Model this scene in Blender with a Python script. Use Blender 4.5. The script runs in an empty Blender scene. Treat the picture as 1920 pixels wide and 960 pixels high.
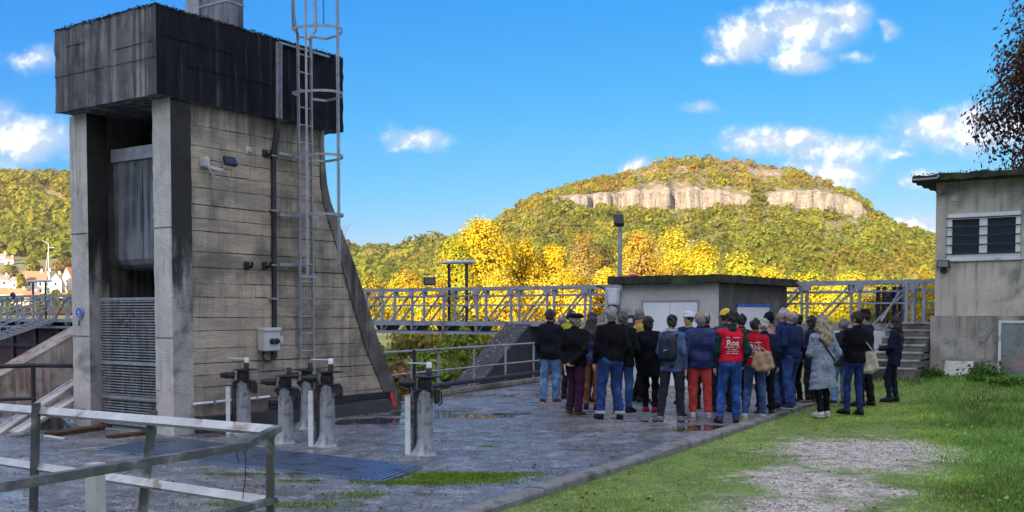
import bpy, bmesh, math, random
import numpy as np
from mathutils import Vector, Matrix
random.seed(7); RNG = np.random.default_rng(7)
SC = bpy.context.scene; COL = SC.collection
R = math.radians

# ---------------------------------------------------------------- camera
EYE = 1.72; FPX = 1908.0; PITCH = R(2.2); VH = 586.0
VC = VH + FPX * math.tan(PITCH)
cd = bpy.data.cameras.new('camera'); cam = bpy.data.objects.new('camera', cd); COL.objects.link(cam)
cd.sensor_width = 36; cd.lens = 36 * FPX / 1920; cd.shift_y = (VC - 480) / 1920
cd.clip_start = .1; cd.clip_end = 9000
cam.location = (0, 0, EYE); cam.rotation_euler = (R(90) - PITCH, 0, 0)
SC.camera = cam

# ---------------------------------------------------------------- light and exposure
SUN_EL, SUN_AZ = R(13), R(205)        # azimuth clockwise from +Y: low behind the camera, to the left
SC.view_settings.view_transform = 'Standard'; SC.view_settings.look = 'None'
SC.view_settings.exposure = 1.9; SC.view_settings.gamma = 1
sdir = Vector((math.sin(SUN_AZ) * math.cos(SUN_EL), math.cos(SUN_AZ) * math.cos(SUN_EL), math.sin(SUN_EL)))
ld = bpy.data.lights.new('sun', 'SUN'); ld.energy = 4.8; ld.angle = R(.5); ld.color = (1, .86, .66)
sun = bpy.data.objects.new('sun', ld); COL.objects.link(sun)
sun.rotation_euler = (-sdir).to_track_quat('-Z', 'Y').to_euler()

def ray(u, v):
    x, y = (u - 960) / FPX, (VC - v) / FPX
    return Vector((x, math.cos(PITCH) + y * math.sin(PITCH), -math.sin(PITCH) + y * math.cos(PITCH)))
def gp(u, v, z=0.0):                   # where the line of sight meets the level z
    d = ray(u, v); t = (z - EYE) / d.z
    return Vector((d.x * t, d.y * t, z))
def pt(u, v, Y):                       # the point at depth Y
    d = ray(u, v); t = Y / d.y
    return Vector((d.x * t, Y, EYE + d.z * t))
def onplane(u, v, p, n):
    d = ray(u, v); o = Vector((0, 0, EYE)); n = Vector(n)
    return o + d * ((Vector(p) - o).dot(n) / d.dot(n))

class NT:                              # small node-tree helper
    def __init__(s, tree): s.t = tree; tree.nodes.clear()
    def n(s, kind, ins=None, **kw):
        nd = s.t.nodes.new(kind)
        for k, v in kw.items(): setattr(nd, k, v)
        for k, v in (ins or {}).items():
            sk = nd.inputs[k]
            if hasattr(v, 'links') or isinstance(v, bpy.types.NodeSocket): s.t.links.new(v, sk)
            else: sk.default_value = v
        return nd
    def math(s, op, a, b=0.0, c=0.0, clamp=False):
        nd = s.n('ShaderNodeMath', {0: a, 1: b, 2: c}, operation=op, use_clamp=clamp); return nd.outputs[0]
    def vec(s, op, a, b=(0, 0, 0)):
        nd = s.n('ShaderNodeVectorMath', {0: a, 1: b}, operation=op)
        return nd.outputs['Value'] if op in ('LENGTH', 'DOT_PRODUCT') else nd.outputs[0]
    def mix(s, f, a, b, blend='MIX'):
        nd = s.n('ShaderNodeMix', data_type='RGBA', blend_type=blend)
        for i, v in ((0, f), (6, a), (7, b)):
            sk = nd.inputs[i]
            if isinstance(v, bpy.types.NodeSocket): s.t.links.new(v, sk)
            else: sk.default_value = v if i == 0 else (*v[:3], 1)
        return nd.outputs[2]
    def ramp(s, f, lo, hi, a=0.0, b=1.0):
        nd = s.n('ShaderNodeMapRange', {0: f, 1: lo, 2: hi, 3: a, 4: b}, clamp=True, interpolation_type='SMOOTHSTEP'); return nd.outputs[0]
    def noise(s, v, scale, detail=5, rough=.6, dist=0.0):
        return s.n('ShaderNodeTexNoise', {'Vector': v, 'Scale': scale, 'Detail': detail, 'Roughness': rough, 'Distortion': dist}).outputs[0]

# ---------------------------------------------------------------- sky
W = bpy.data.worlds.new('World'); SC.world = W; W.use_nodes = True
w = NT(W.node_tree)
SKY_STRENGTH = .09
sky = w.n('ShaderNodeTexSky', sky_type='NISHITA', sun_disc=False, sun_elevation=SUN_EL, sun_rotation=SUN_AZ, altitude=200, air_density=1.0, dust_density=.35, ozone_density=2.2)
srgb = w.n('ShaderNodeSeparateColor', {0: sky.outputs[0]})       # film-like response of the photograph, the same over the whole dome
def resp(i, ref, val, g): return w.math('MULTIPLY', w.math('POWER', w.math('DIVIDE', srgb.outputs[i], ref), g), val / (SKY_STRENGTH * 2 ** SC.view_settings.exposure))
skyc = w.n('ShaderNodeCombineColor', {0: resp(0, 2.7, .072, 3.0), 1: resp(1, 3.9, .435, .95), 2: resp(2, 5.7, .965, .15)}).outputs[0]
dirv = w.n('ShaderNodeTexCoord').outputs['Generated']
sep = w.n('ShaderNodeSeparateXYZ', {0: dirv})
dy = w.math('MAXIMUM', sep.outputs[1], .02)
flat = w.n('ShaderNodeCombineXYZ', {0: w.math('DIVIDE', sep.outputs[0], dy), 1: w.math('DIVIDE', sep.outputs[2], dy), 2: 0.0}).outputs[0]
wob = w.n('ShaderNodeTexNoise', {'Vector': flat, 'Scale': 26.0, 'Detail': 6.0, 'Roughness': .62})
wob2 = w.noise(w.vec('ADD', flat, (-.006, .008, 0)), 26.0, 6, .62)
warp = w.vec('MULTIPLY', w.vec('SUBTRACT', wob.outputs[1], (.5, .5, .5)), (.05, .026, 0))
fw = w.vec('ADD', flat, warp)
CLOUDS = [(1395, 72, 62, 40, 1), (1495, 50, 105, 48, 1), (1580, 30, 52, 36, 1), (1500, 116, 54, 24, 1), (1345, 110, 24, 15, .8), (1440, 268, 85, 30, 1), (1500, 255, 60, 22, 1), (1570, 282, 100, 28, 1),
    (1545, 328, 88, 34, 1), (1185, 310, 36, 16, 1), (1750, 246, 76, 32, 1), (1850, 240, 110, 42, 1), (1710, 424, 62, 22, 1), (1735, 338, 40, 18, .75), (775, 260, 66, 20, .85), (30, 262, 120, 44, 1), (-80, 230, 110, 50, 1),
    (65, 110, 44, 24, .7), (1310, 204, 34, 11, .6), (1590, 103, 42, 13, .6), (1675, 60, 16, 14, .5), (1690, 288, 22, 9, .7)]
den = None; und = None
for (u, v, ru, rv, amt) in CLOUDS:
    d = ray(u, v); c = (d.x / d.y, d.z / d.y, 0)
    q = w.vec('MULTIPLY', w.vec('SUBTRACT', fw, c), (FPX / (ru * 1.3), FPX / (rv * 1.3), 0))
    m = w.math('MULTIPLY', w.math('SUBTRACT', 1.0, w.vec('LENGTH', q)), amt)
    den = m if den is None else w.math('MAXIMUM', den, m)
front = w.ramp(sep.outputs[1], .03, .1)
body = w.math('ADD', den, w.math('MULTIPLY', w.math('SUBTRACT', wob.outputs[0], .5), 1.1))
cover = w.math('MULTIPLY', w.ramp(body, -.10, .85), front)
thick = w.math('MULTIPLY', w.math('MULTIPLY', body, front), .62)
relief = w.math('SUBTRACT', wob.outputs[0], wob2)
lit = w.math('ADD', w.ramp(body, .1, .9), w.math('MULTIPLY', relief, 3.0), clamp=True)
rim = w.ramp(sep.outputs[2], .02, .25)                  # denser, brighter clouds added outside the view as fill light for the shade
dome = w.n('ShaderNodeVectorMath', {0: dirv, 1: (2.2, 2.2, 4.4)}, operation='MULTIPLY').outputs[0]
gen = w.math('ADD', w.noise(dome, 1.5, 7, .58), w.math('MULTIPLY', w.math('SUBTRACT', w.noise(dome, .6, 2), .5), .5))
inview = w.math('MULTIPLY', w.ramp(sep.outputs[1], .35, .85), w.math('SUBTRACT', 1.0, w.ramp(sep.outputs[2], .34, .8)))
gen = w.math('SUBTRACT', gen, w.math('MULTIPLY', inview, .42))   # keeps the added fill clouds out of the view
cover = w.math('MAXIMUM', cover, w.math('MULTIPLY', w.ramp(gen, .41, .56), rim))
thick = w.math('MAXIMUM', thick, w.math('MULTIPLY', w.math('MULTIPLY', w.math('SUBTRACT', gen, .41), 9.0), rim))  # added clouds driven brighter than those in view
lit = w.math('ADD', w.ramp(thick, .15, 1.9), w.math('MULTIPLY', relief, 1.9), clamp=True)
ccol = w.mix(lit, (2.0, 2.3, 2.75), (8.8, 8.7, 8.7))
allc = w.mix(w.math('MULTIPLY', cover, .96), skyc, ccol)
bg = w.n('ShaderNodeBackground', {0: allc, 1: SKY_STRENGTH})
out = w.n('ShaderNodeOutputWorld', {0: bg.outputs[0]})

# ---------------------------------------------------------------- materials
MATS = {}
def mat(name, c1, c2=None, scale=4.0, rough=.8, metal=0.0, bump=.15, bscale=None, stain=None, streak=None, pit=None, stretch=(1, 1, 1), world=False, spec=.5, rough2=None, top=None):
    """c1/c2 mixed by noise; stain=(colour, amount, scale) blotches; streak=(colour, amount) runs down; pit=(scale, depth)."""
    m = bpy.data.materials.new(name); m.use_nodes = True; t = NT(m.node_tree); MATS[name] = m
    co = t.n('ShaderNodeNewGeometry').outputs['Position'] if world else t.n('ShaderNodeTexCoord').outputs['Object']
    v = t.vec('MULTIPLY', co, stretch) if stretch != (1, 1, 1) else co
    f = t.noise(v, scale, 7, .62)
    col = t.mix(t.ramp(f, .32, .68), c1, c2 or tuple(x * .8 for x in c1))
    h = t.noise(v, bscale or scale * 6, 6, .65)
    if stain:
        g = t.ramp(t.noise(co, stain[2], 6, .6, .3), .62 - stain[1] * .4, .78 - stain[1] * .3)
        col = t.mix(t.math('MULTIPLY', g, .9), col, stain[0])
    if streak:
        g = t.noise(t.vec('MULTIPLY', co, (5, 5, .22)), 1.6, 5, .65)
        g = t.math('MULTIPLY', t.ramp(g, .58 - streak[1] * .35, .8 - streak[1] * .3), t.ramp(t.noise(co, 1.2, 3), .3, .6))
        col = t.mix(t.math('MULTIPLY', g, .85), col, streak[0])
    if top:                            # a growth that thickens upward: (colour, height where it starts, height where it covers)
        zc = t.math('ADD', t.n('ShaderNodeSeparateXYZ', {0: co}).outputs[2], t.math('MULTIPLY', t.math('SUBTRACT', t.noise(t.vec('MULTIPLY', co, (3.5, 3.5, .7)), 1.6, 6, .65), .5), top[3]))
        col = t.mix(t.math('MULTIPLY', t.ramp(zc, top[1], top[2]), .93), col, top[0])
    fine = t.noise(co, scale * 22, 3, .7)
    col = t.mix(.35, col, t.mix(fine, (.25, .25, .25), (.75, .75, .75)), 'OVERLAY')
    hh = t.math('ADD', h, t.math('MULTIPLY', fine, .3))
    if pit:
        vo = t.n('ShaderNodeTexVoronoi', {'Vector': co, 'Scale': pit[0]}).outputs['Distance']
        hh = t.math('ADD', hh, t.math('MULTIPLY', t.ramp(vo, 0, .35), pit[1]))
    b = t.n('ShaderNodeBump', {'Height': hh, 'Strength': min(1.0, bump * 2), 'Distance': .02})
    rr = t.ramp(f, .3, .7, rough, rough2 if rough2 is not None else min(1, rough + .12))
    p = t.n('ShaderNodeBsdfPrincipled', {'Base Color': col, 'Roughness': rr, 'Metallic': metal, 'Normal': b.outputs[0], 'Specular IOR Level': spec})
    t.n('ShaderNodeOutputMaterial', {0: p.outputs[0]})
    return m
def leafmat(name, trans=.35, sat=1.0):
    m = bpy.data.materials.new(name); m.use_nodes = True; t = NT(m.node_tree); MATS[name] = m
    a = t.n('ShaderNodeAttribute', attribute_name='tint').outputs[0]
    co = t.n('ShaderNodeTexCoord').outputs['Object']
    c = t.mix(t.ramp(t.noise(co, 9, 2), .3, .7), a, t.n('ShaderNodeHueSaturation', {'Value': .72, 'Color': a}).outputs[0])
    d = t.n('ShaderNodeBsdfDiffuse', {0: c}); tr = t.n('ShaderNodeBsdfTranslucent', {0: c})
    mx = t.n('ShaderNodeMixShader', {0: trans, 1: d.outputs[0], 2: tr.outputs[0]})
    t.n('ShaderNodeOutputMaterial', {0: mx.outputs[0]})
    return m

BOARD = mat('board_concrete', (.45, .385, .29), (.29, .25, .195), .9, .85, bump=.45, stain=((.15, .13, .105), .40, 1.1), streak=((.14, .125, .11), .42), stretch=(1, 1, 4), top=((.07, .062, .055), 4.05, 4.75, 1.2))
COLSTAIN = mat('black_stained_concrete', (.42, .41, .385), (.30, .295, .28), 2.2, .88, bump=.5, pit=(26, .5), stain=((.10, .095, .09), .35, 1.5), spec=.2, top=((.014, .014, .016), 1.5, 2.7, 3.2))
PALE = mat('pale_concrete', (.60, .58, .53), (.45, .435, .41), 2.2, .85, bump=.5, pit=(26, .5), stain=((.16, .15, .14), .22, 1.5), streak=((.2, .19, .18), .25))
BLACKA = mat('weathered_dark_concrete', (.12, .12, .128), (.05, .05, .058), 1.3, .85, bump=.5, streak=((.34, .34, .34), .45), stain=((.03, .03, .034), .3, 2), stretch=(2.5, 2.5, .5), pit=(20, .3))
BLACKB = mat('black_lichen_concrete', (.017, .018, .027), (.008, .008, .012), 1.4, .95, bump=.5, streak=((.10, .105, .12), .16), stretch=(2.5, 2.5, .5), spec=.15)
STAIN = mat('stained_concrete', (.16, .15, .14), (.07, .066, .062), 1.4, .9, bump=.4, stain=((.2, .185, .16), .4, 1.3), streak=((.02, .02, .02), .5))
PIERC = mat('pier_concrete', (.38, .35, .31), (.24, .22, .20), .8, .9, bump=.4, stain=((.07, .06, .05), .4, .5), streak=((.12, .085, .05), .6))
DARKPIER = mat('dark_pier_concrete', (.05, .052, .06), (.03, .03, .036), 1.2, .85, bump=.4, streak=((.09, .085, .08), .2))
RENDER = mat('grey_render', (.56, .52, .45), (.45, .415, .36), 1.1, .9, bump=.45, bscale=16, stain=((.17, .16, .15), .3, .8), streak=((.15, .145, .14), .3), pit=(50, .25))
PLINTH = mat('plinth_render', (.40, .375, .335), (.28, .265, .24), 1.3, .9, bump=.5, bscale=14, stain=((.07, .065, .06), .36, .9), streak=((.08, .075, .07), .4), pit=(40, .3))
MORTAR = mat('bare_mortar', (.36, .345, .32), (.25, .24, .22), 9, .9, bump=.9, pit=(18, 1))
CABWALL = mat('cabin_render', (.55, .54, .51), (.45, .44, .42), 1.3, .9, bump=.6, bscale=20, stain=((.22, .21, .2), .25, 1.0), pit=(40, .3))
MOSSROOF = mat('mossy_roof_edge', (.035, .037, .03), (.02, .022, .016), 5, .95, bump=.9, stain=((.05, .075, .012), .4, 3), pit=(14, .8))
STEPC = mat('step_concrete', (.17, .165, .155), (.09, .088, .08), 3, .9, bump=.5, stain=((.03, .034, .025), .4, 2))
NOSE = mat('worn_step_edge', (.36, .35, .33), (.26, .25, .24), 4, .85, bump=.4)
GALV = mat('galvanised_steel', (.35, .375, .40), (.26, .28, .305), 9, .5, .45, .05, stain=((.2, .15, .1), .12, 4), spec=.4)
BRIDGE = mat('grey_bridge_paint', (.33, .355, .39), (.24, .26, .29), 3, .55, .25, .06, stain=((.12, .085, .06), .2, 3))
RAILP = mat('worn_rail_paint', (.55, .56, .55), (.42, .43, .43), 6, .35, .2, .1, stain=((.2, .15, .11), .16, 7), rough2=.6)
RAILD = mat('shaded_rail_paint', (.10, .105, .10), (.055, .057, .057), 6, .28, .1, .08, stain=((.3, .3, .3), .25, 5), rough2=.5)  # rail paint darkened to stand for the shaded side facing the camera
DARKRAIL = mat('dark_rail_paint', (.035, .036, .04), (.02, .02, .024), 6, .45, .2, .08)
IRON = mat('oily_black_iron', (.014, .014, .017), (.028, .026, .026), 14, .35, .3, .1, rough2=.55)
PEDEST = mat('grey_pedestal_paint', (.33, .36, .385), (.23, .25, .27), 8, .6, .15, .12, stain=((.07, .072, .07), .33, 9), streak=((.11, .115, .11), .3))
WHITEP = mat('white_paint', (.66, .68, .70), (.56, .58, .60), 3, .5, 0, .04, stain=((.35, .33, .3), .15, 3))
DOORP = mat('white_door_paint', (.74, .77, .80), (.66, .69, .72), 2, .55, 0, .03)
RUST = mat('rusty_iron', (.10, .045, .02), (.05, .025, .014), 12, .85, .2, .2)
PLASTIC = mat('grey_plastic', (.5, .52, .53), (.45, .47, .48), 3, .5, 0, .02)
BLACKPL = mat('black_plastic', (.012, .012, .014), (.02, .02, .022), 8, .45, 0, .05)
REDM = mat('red_plastic', (.5, .02, .03), (.36, .015, .02), 5, .5, 0, .05)
BLUES = mat('blue_sign_enamel', (.01, .11, .55), (.01, .09, .48), 3, .35, 0, .01)
WOODW = mat('weathered_wood', (.09, .055, .04), (.05, .032, .025), 6, .85, 0, .2)
BARKM = mat('tree_bark', (.12, .095, .07), (.06, .05, .04), 8, .9, 0, .6)
HATCH = mat('hatch_metal', (.40, .45, .49), (.30, .35, .39), 1.4, .22, .75, .05, stain=((.2, .22, .23), .3, 2), rough2=.4)
TILES = mat('terracotta_tiles', (.42, .17, .085), (.32, .13, .07), 1.2, .85, 0, .2)
CREAM = mat('cream_wall', (.72, .62, .48), (.62, .53, .41), .6, .9, 0, .05)
GREYROOF = mat('grey_slates', (.22, .19, .17), (.15, .13, .12), 1.2, .85, 0, .2)
GLASSM = mat('dark_glass', (.02, .035, .055), (.03, .045, .065), 2, .04, 0, .004, rough2=.07, spec=.5)
LEAF = leafmat('tree_leaves', .45); WOODM = leafmat('wood_leaves', .6); GRASSM = leafmat('grass_blades', .25)

# ---------------------------------------------------------------- mesh building
class MB:
    def __init__(s): s.v = []; s.f = []; s.mi = []; s.sm = []
    def add(s, vs, fs, mi=0, smooth=False):
        o = len(s.v); s.v += [tuple(p) for p in vs]; s.f += [tuple(i + o for i in f) for f in fs]; s.mi += [mi] * len(fs); s.sm += [smooth] * len(fs)
        return s
    def box(s, lo, hi, mi=0, bev=0.0):
        (x0, y0, z0), (x1, y1, z1) = lo, hi
        if bev > 0:
            b = min(bev, (x1 - x0) * .45, (y1 - y0) * .45, (z1 - z0) * .45); bm = bmesh.new()
            bmesh.ops.create_cube(bm, size=1)
            for q in bm.verts: q.co = ((x0 + x1) / 2 + q.co.x * (x1 - x0), (y0 + y1) / 2 + q.co.y * (y1 - y0), (z0 + z1) / 2 + q.co.z * (z1 - z0))
            bmesh.ops.bevel(bm, geom=bm.edges[:], offset=b, segments=1, affect='EDGES')
            bm.verts.index_update(); s.add([q.co[:] for q in bm.verts], [[q.index for q in f.verts] for f in bm.faces], mi); bm.free(); return s
        return s.add([(x0, y0, z0), (x1, y0, z0), (x1, y1, z0), (x0, y1, z0), (x0, y0, z1), (x1, y0, z1), (x1, y1, z1), (x0, y1, z1)],
            [(0, 3, 2, 1), (4, 5, 6, 7), (0, 1, 5, 4), (1, 2, 6, 5), (2, 3, 7, 6), (3, 0, 4, 7)], mi)
    def bar(s, p, q, wd, ht, mi=0, up=(0, 0, 1)):        # rectangular bar from p to q
        p, q = Vector(p), Vector(q); d = (q - p).normalized(); up = Vector(up)
        if abs(d.dot(up)) > .98: up = Vector((1, 0, 0))
        sd = d.cross(up).normalized(); u2 = sd.cross(d)
        vs = [e + sd * (a * wd / 2) + u2 * (b * ht / 2) for e in (p, q) for a, b in ((-1, -1), (1, -1), (1, 1), (-1, 1))]
        return s.add(vs, [(3, 2, 1, 0), (4, 5, 6, 7), (0, 1, 5, 4), (1, 2, 6, 5), (2, 3, 7, 6), (3, 0, 4, 7)], mi)
    def tube(s, pts, r, n=8, mi=0, cap=True, closed=False):
        pts = [Vector(p) for p in pts]; m = len(pts); rs = r if isinstance(r, (list, tuple)) else [r] * m
        vs = []; ref = None
        for i, p in enumerate(pts):
            a = pts[(i - 1) % m] if (i or closed) else p; b = pts[(i + 1) % m] if (i < m - 1 or closed) else p
            d = (b - a).normalized() if (b - a).length > 1e-9 else Vector((0, 0, 1))
            if ref is None: ref = Vector((0, 0, 1)) if abs(d.z) < .9 else Vector((1, 0, 0))
            sd = d.cross(ref).normalized(); u2 = sd.cross(d).normalized(); ref = u2
            vs += [p + (sd * math.cos(k * 2 * math.pi / n) + u2 * math.sin(k * 2 * math.pi / n)) * rs[i] for k in range(n)]
        fs = [(i * n + k, i * n + (k + 1) % n, ((i + 1) % m) * n + (k + 1) % n, ((i + 1) % m) * n + k) for i in range(m if closed else m - 1) for k in range(n)]
        s.add(vs, fs, mi, True)
        if cap and not closed: s.add(vs[:n], [tuple(range(n))[::-1]], mi); s.add(vs[-n:], [tuple(range(n))], mi)
        return s
    def lathe(s, prof, n=20, c=(0, 0, 0), mi=0, smooth=True, axis='z', mod=None):
        vs = []
        for (r, z) in prof:
            for k in range(n):
                a = k * 2 * math.pi / n; rr = r * (mod(a, z) if mod else 1)
                x, y = rr * math.cos(a), rr * math.sin(a)
                vs.append({'z': (c[0] + x, c[1] + y, c[2] + z), 'x': (c[0] + z, c[1] + x, c[2] + y), 'y': (c[0] + y, c[1] + z, c[2] + x)}[axis])
        m = len(prof); fs = [(i * n + k, i * n + (k + 1) % n, (i + 1) * n + (k + 1) % n, (i + 1) * n + k) for i in range(m - 1) for k in range(n)]
        s.add(vs, fs, mi, smooth); s.add(vs[:n], [tuple(range(n))[::-1]], mi); s.add(vs[-n:], [tuple(range(n))], mi)
        return s
    def prism(s, poly, a, b, axis='z', mi=0):            # polygon swept along an axis between a and b
        def P(p, t): return {'z': (p[0], p[1], t), 'y': (p[0], t, p[1]), 'x': (t, p[0], p[1])}[axis]
        n = len(poly); vs = [P(p, a) for p in poly] + [P(p, b) for p in poly]
        return s.add(vs, [tuple(range(n))[::-1], tuple(range(n, 2 * n))] + [(i, (i + 1) % n, n + (i + 1) % n, n + i) for i in range(n)], mi)
    def mesh(s, name, mats):
        me = bpy.data.meshes.new(name); me.from_pydata(s.v, [], s.f)
        for m in (mats if isinstance(mats, (list, tuple)) else [mats]): me.materials.append(m)
        me.polygons.foreach_set('material_index', s.mi); me.polygons.foreach_set('use_smooth', s.sm)
        bm = bmesh.new(); bm.from_mesh(me); bmesh.ops.recalc_face_normals(bm, faces=bm.faces[:]); bm.to_mesh(me); bm.free()
        me.update(); return me
    def build(s, name, mats, parent=None, loc=(0, 0, 0), rz=0.0): return put(name, s.mesh(name, mats), parent, loc, rz)
def put(name, me, parent=None, loc=(0, 0, 0), rz=0.0):
    o = bpy.data.objects.new(name, me); COL.objects.link(o); o.location = loc; o.rotation_euler = (0, 0, rz)
    if parent is not None: o.parent = parent
    return o
def tag(o, label=None, cat=None, group=None, kind=None):
    for k, v in (('label', label), ('category', cat), ('group', group), ('kind', kind)):
        if v: o[k] = v
    return o
def thing(name, label, cat, loc=(0, 0, 0), rz=0.0, group=None): return tag(put(name, None, None, loc, rz), label, cat, group)
def bigmesh(name, verts, quads, mats, tint=None, smooth=False, mi=None):   # numpy arrays; quads (n,3) or (n,4)
    me = bpy.data.meshes.new(name); k = quads.shape[1]
    me.vertices.add(len(verts)); me.vertices.foreach_set('co', np.ascontiguousarray(verts, dtype=np.float32).ravel())
    me.loops.add(quads.size); me.loops.foreach_set('vertex_index', np.ascontiguousarray(quads, dtype=np.int32).ravel())
    me.polygons.add(len(quads)); me.polygons.foreach_set('loop_start', np.arange(0, quads.size, k, dtype=np.int32))
    me.polygons.foreach_set('use_smooth', np.full(len(quads), smooth))
    if mi is not None: me.polygons.foreach_set('material_index', np.ascontiguousarray(mi, dtype=np.int32))
    for m in (mats if isinstance(mats, (list, tuple)) else [mats]): me.materials.append(m)
    me.update(calc_edges=True)
    if tint is not None:
        a = me.attributes.new('tint', 'FLOAT_COLOR', 'POINT'); c = np.ones((len(verts), 4), np.float32); c[:, :3] = tint; a.data.foreach_set('color', c.ravel())
    return me
def leaf_quads(cen, size, col, flat=.0, updown=.5, out=None):     # one randomly turned leaf-shaped quad per centre
    n = len(cen); d = RNG.normal(size=(n, 3)); d[:, 2] *= updown + .2; d /= np.linalg.norm(d, axis=1)[:, None] + 1e-9
    if out is not None: d = d * .5 + out; d /= np.linalg.norm(d, axis=1)[:, None] + 1e-9
    e = RNG.normal(size=(n, 3)); e -= (e * d).sum(1)[:, None] * d; e /= np.linalg.norm(e, axis=1)[:, None] + 1e-9
    f = np.cross(d, e); sz = (np.asarray(size) * RNG.uniform(.6, 1.35, n))[:, None]
    V = np.stack([cen - f * sz, cen + e * sz * .62, cen + f * sz, cen - e * sz * .62], 1).reshape(-1, 3)
    Q = np.arange(4 * n).reshape(-1, 4); C = np.repeat(col, 4, axis=0)
    return V, Q, C
def smooth01(x, a, b): t = np.clip((x - a) / (b - a), 0, 1); return t * t * (3 - 2 * t)
def vnoise(x, y, seed=0):                                # cheap smooth noise from sines
    r = np.random.default_rng(seed); o = 0
    for i in range(7):
        a, ph, k = r.uniform(0, 6.28), r.uniform(0, 6.28), 1.6 ** i * .55
        o = o + np.sin((x * math.cos(a) + y * math.sin(a)) * k + ph + 1.3 * np.sin((x * math.sin(a) - y * math.cos(a)) * k * .7 + ph)) / 1.45 ** i
    return o / 3
TH = .97; DB = Vector((math.cos(TH), math.sin(TH), 0)); DA = Vector((-math.sin(TH), math.cos(TH), 0))   # the site's two directions: away, left
def loc2(o, u, v, axis, val):          # the local point of a thing's frame (x away, y left) seen at a pixel, on the local plane axis = val
    base = Vector(o.location); n = DB if axis == 'x' else DA
    p = onplane(u, v, base + n * val, n) - base
    return Vector((p.dot(DB), p.dot(DA), p.z))
# ================================================================ SETTING: terrain, platform, kerb, water, hills
KN, KF = gp(900, 955), gp(1422, 789)
kd = (KF - KN).normalized(); kn = Vector((kd.y, -kd.x, 0))       # kn points to the grass side
BR0 = Vector((-.81, 30.3, 0))                                    # a point on the near side of the footbridge
def kside(x, y): return (x - KN.x) * kn.x + (y - KN.y) * kn.y
def rise(x, y):                                                  # the bank in front of the house
    br = (x - BR0.x) * DB.x + (y - BR0.y) * DB.y
    return .32 * smooth01(y + .45 * (x - 9), 18.9, 20.9) * smooth01(x, 5.5, 8) + .08 * smooth01(x - .25 * y, 3.0, 5.5)
def terrain_h(x, y):
    k = kside(x, y); br = (x - BR0.x) * DB.x + (y - BR0.y) * DB.y
    near = smooth01(k, -.4, -.02) * (1 - smooth01(br, -.5, 2.5)) * smooth01(x + 40, 0, 1)
    lump = .018 * vnoise(x * 2.2, y * 2.2, 3) * smooth01(y, 0, 4)
    zn = -.03 + rise(x, y) + lump
    far = -3.6 + 3.0 * smooth01(y + .25 * x, 44, 60) + 1.2 * smooth01(y, 60, 130) + .25 * vnoise(x * .12, y * .12, 5)
    left = smooth01(-k, 8, 60) * 0
    return zn * near + far * (1 - near)
xs = np.concatenate([np.linspace(-1480, -140, 16), np.linspace(-120, -12, 40), np.linspace(-11, 16, 136), np.linspace(17, 140, 44), np.linspace(160, 1480, 16)])
ys = np.concatenate([np.linspace(-160, -5, 14), np.linspace(-3, 26, 146), np.linspace(26.6, 140, 90), np.linspace(160, 1140, 20)])
XX, YY = np.meshgrid(xs, ys); ZZ = terrain_h(XX, YY)
nx, ny = len(xs), len(ys); idx = np.arange(nx * ny).reshape(ny, nx)
Q = np.stack([idx[:-1, :-1], idx[:-1, 1:], idx[1:, 1:], idx[1:, :-1]], -1).reshape(-1, 4)
gm = bpy.data.materials.new('turf_and_gravel'); gm.use_nodes = True; t = NT(gm.node_tree)
pos = t.n('ShaderNodeNewGeometry').outputs['Position']; sp = t.n('ShaderNodeSeparateXYZ', {0: pos})
PATHP = [(gp(1490, 960), .62), (gp(1530, 900), .66), (gp(1600, 848), .92), (gp(1705, 840), .8), (gp(1655, 915), .26)]
def path_mask_np(x, y):
    m = np.full_like(x, -9.0)
    pts = [p for p, r in PATHP]
    for p, r in PATHP: m = np.maximum(m, 1 - np.hypot(x - p.x, (y - p.y) * .62) / r)
    return m
pm = None
for p, r in PATHP:
    d = t.vec('LENGTH', t.vec('MULTIPLY', t.vec('SUBTRACT', pos, tuple(p)), (1 / r, .62 / r, 0)))
    m1 = t.math('SUBTRACT', 1.0, d); pm = m1 if pm is None else t.math('MAXIMUM', pm, m1)
nz = t.noise(pos, 1.6, 8, .7); nf = t.noise(pos, 9, 5, .7)
gmask = t.ramp(t.math('ADD', t.math('ADD', pm, t.math('MULTIPLY', t.math('SUBTRACT', nz, .5), 3.0)), t.math('MULTIPLY', t.math('SUBTRACT', nf, .5), .9)), -.32, .42)
turf = t.mix(t.ramp(t.noise(pos, 3.2, 6), .35, .65), (.10, .17, .028), (.19, .25, .045))
turf = t.mix(t.ramp(t.noise(pos, 14, 5), .52, .68), turf, (.27, .24, .15))
vor = t.n('ShaderNodeTexVoronoi', {'Vector': pos, 'Scale': 42.0})
stone = t.mix(t.ramp(t.n('ShaderNodeSeparateColor', {0: vor.outputs['Color']}).outputs[0], .1, .95), (.27, .235, .185), (.68, .61, .50))
stone = t.mix(t.ramp(t.noise(pos, 5, 6), .45, .7), stone, (.20, .175, .14))
nearc = t.mix(gmask, turf, stone)
fard = t.mix(t.ramp(t.noise(pos, .08, 5), .4, .6), (.20, .17, .045), (.09, .11, .03))
col = t.mix(t.ramp(sp.outputs[1], 26, 34), nearc, fard)
bp = t.n('ShaderNodeBump', {'Height': t.math('ADD', t.math('MULTIPLY', t.ramp(vor.outputs['Distance'], 0, .5), -.8), nf), 'Strength': .8, 'Distance': .025})
pb = t.n('ShaderNodeBsdfPrincipled', {'Base Color': col, 'Roughness': .9, 'Normal': bp.outputs[0]}); t.n('ShaderNodeOutputMaterial', {0: pb.outputs[0]})
tag(put('ground', bigmesh('ground', np.stack([XX, YY, ZZ], -1).reshape(-1, 3), Q, gm, smooth=True)), 'grass and gravel ground rising to the wooded far bank', kind='structure')
wm = mat('river_water', (.02, .035, .03), (.015, .028, .026), .3, .05, 0, .08, bscale=1.2, world=True)
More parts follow.
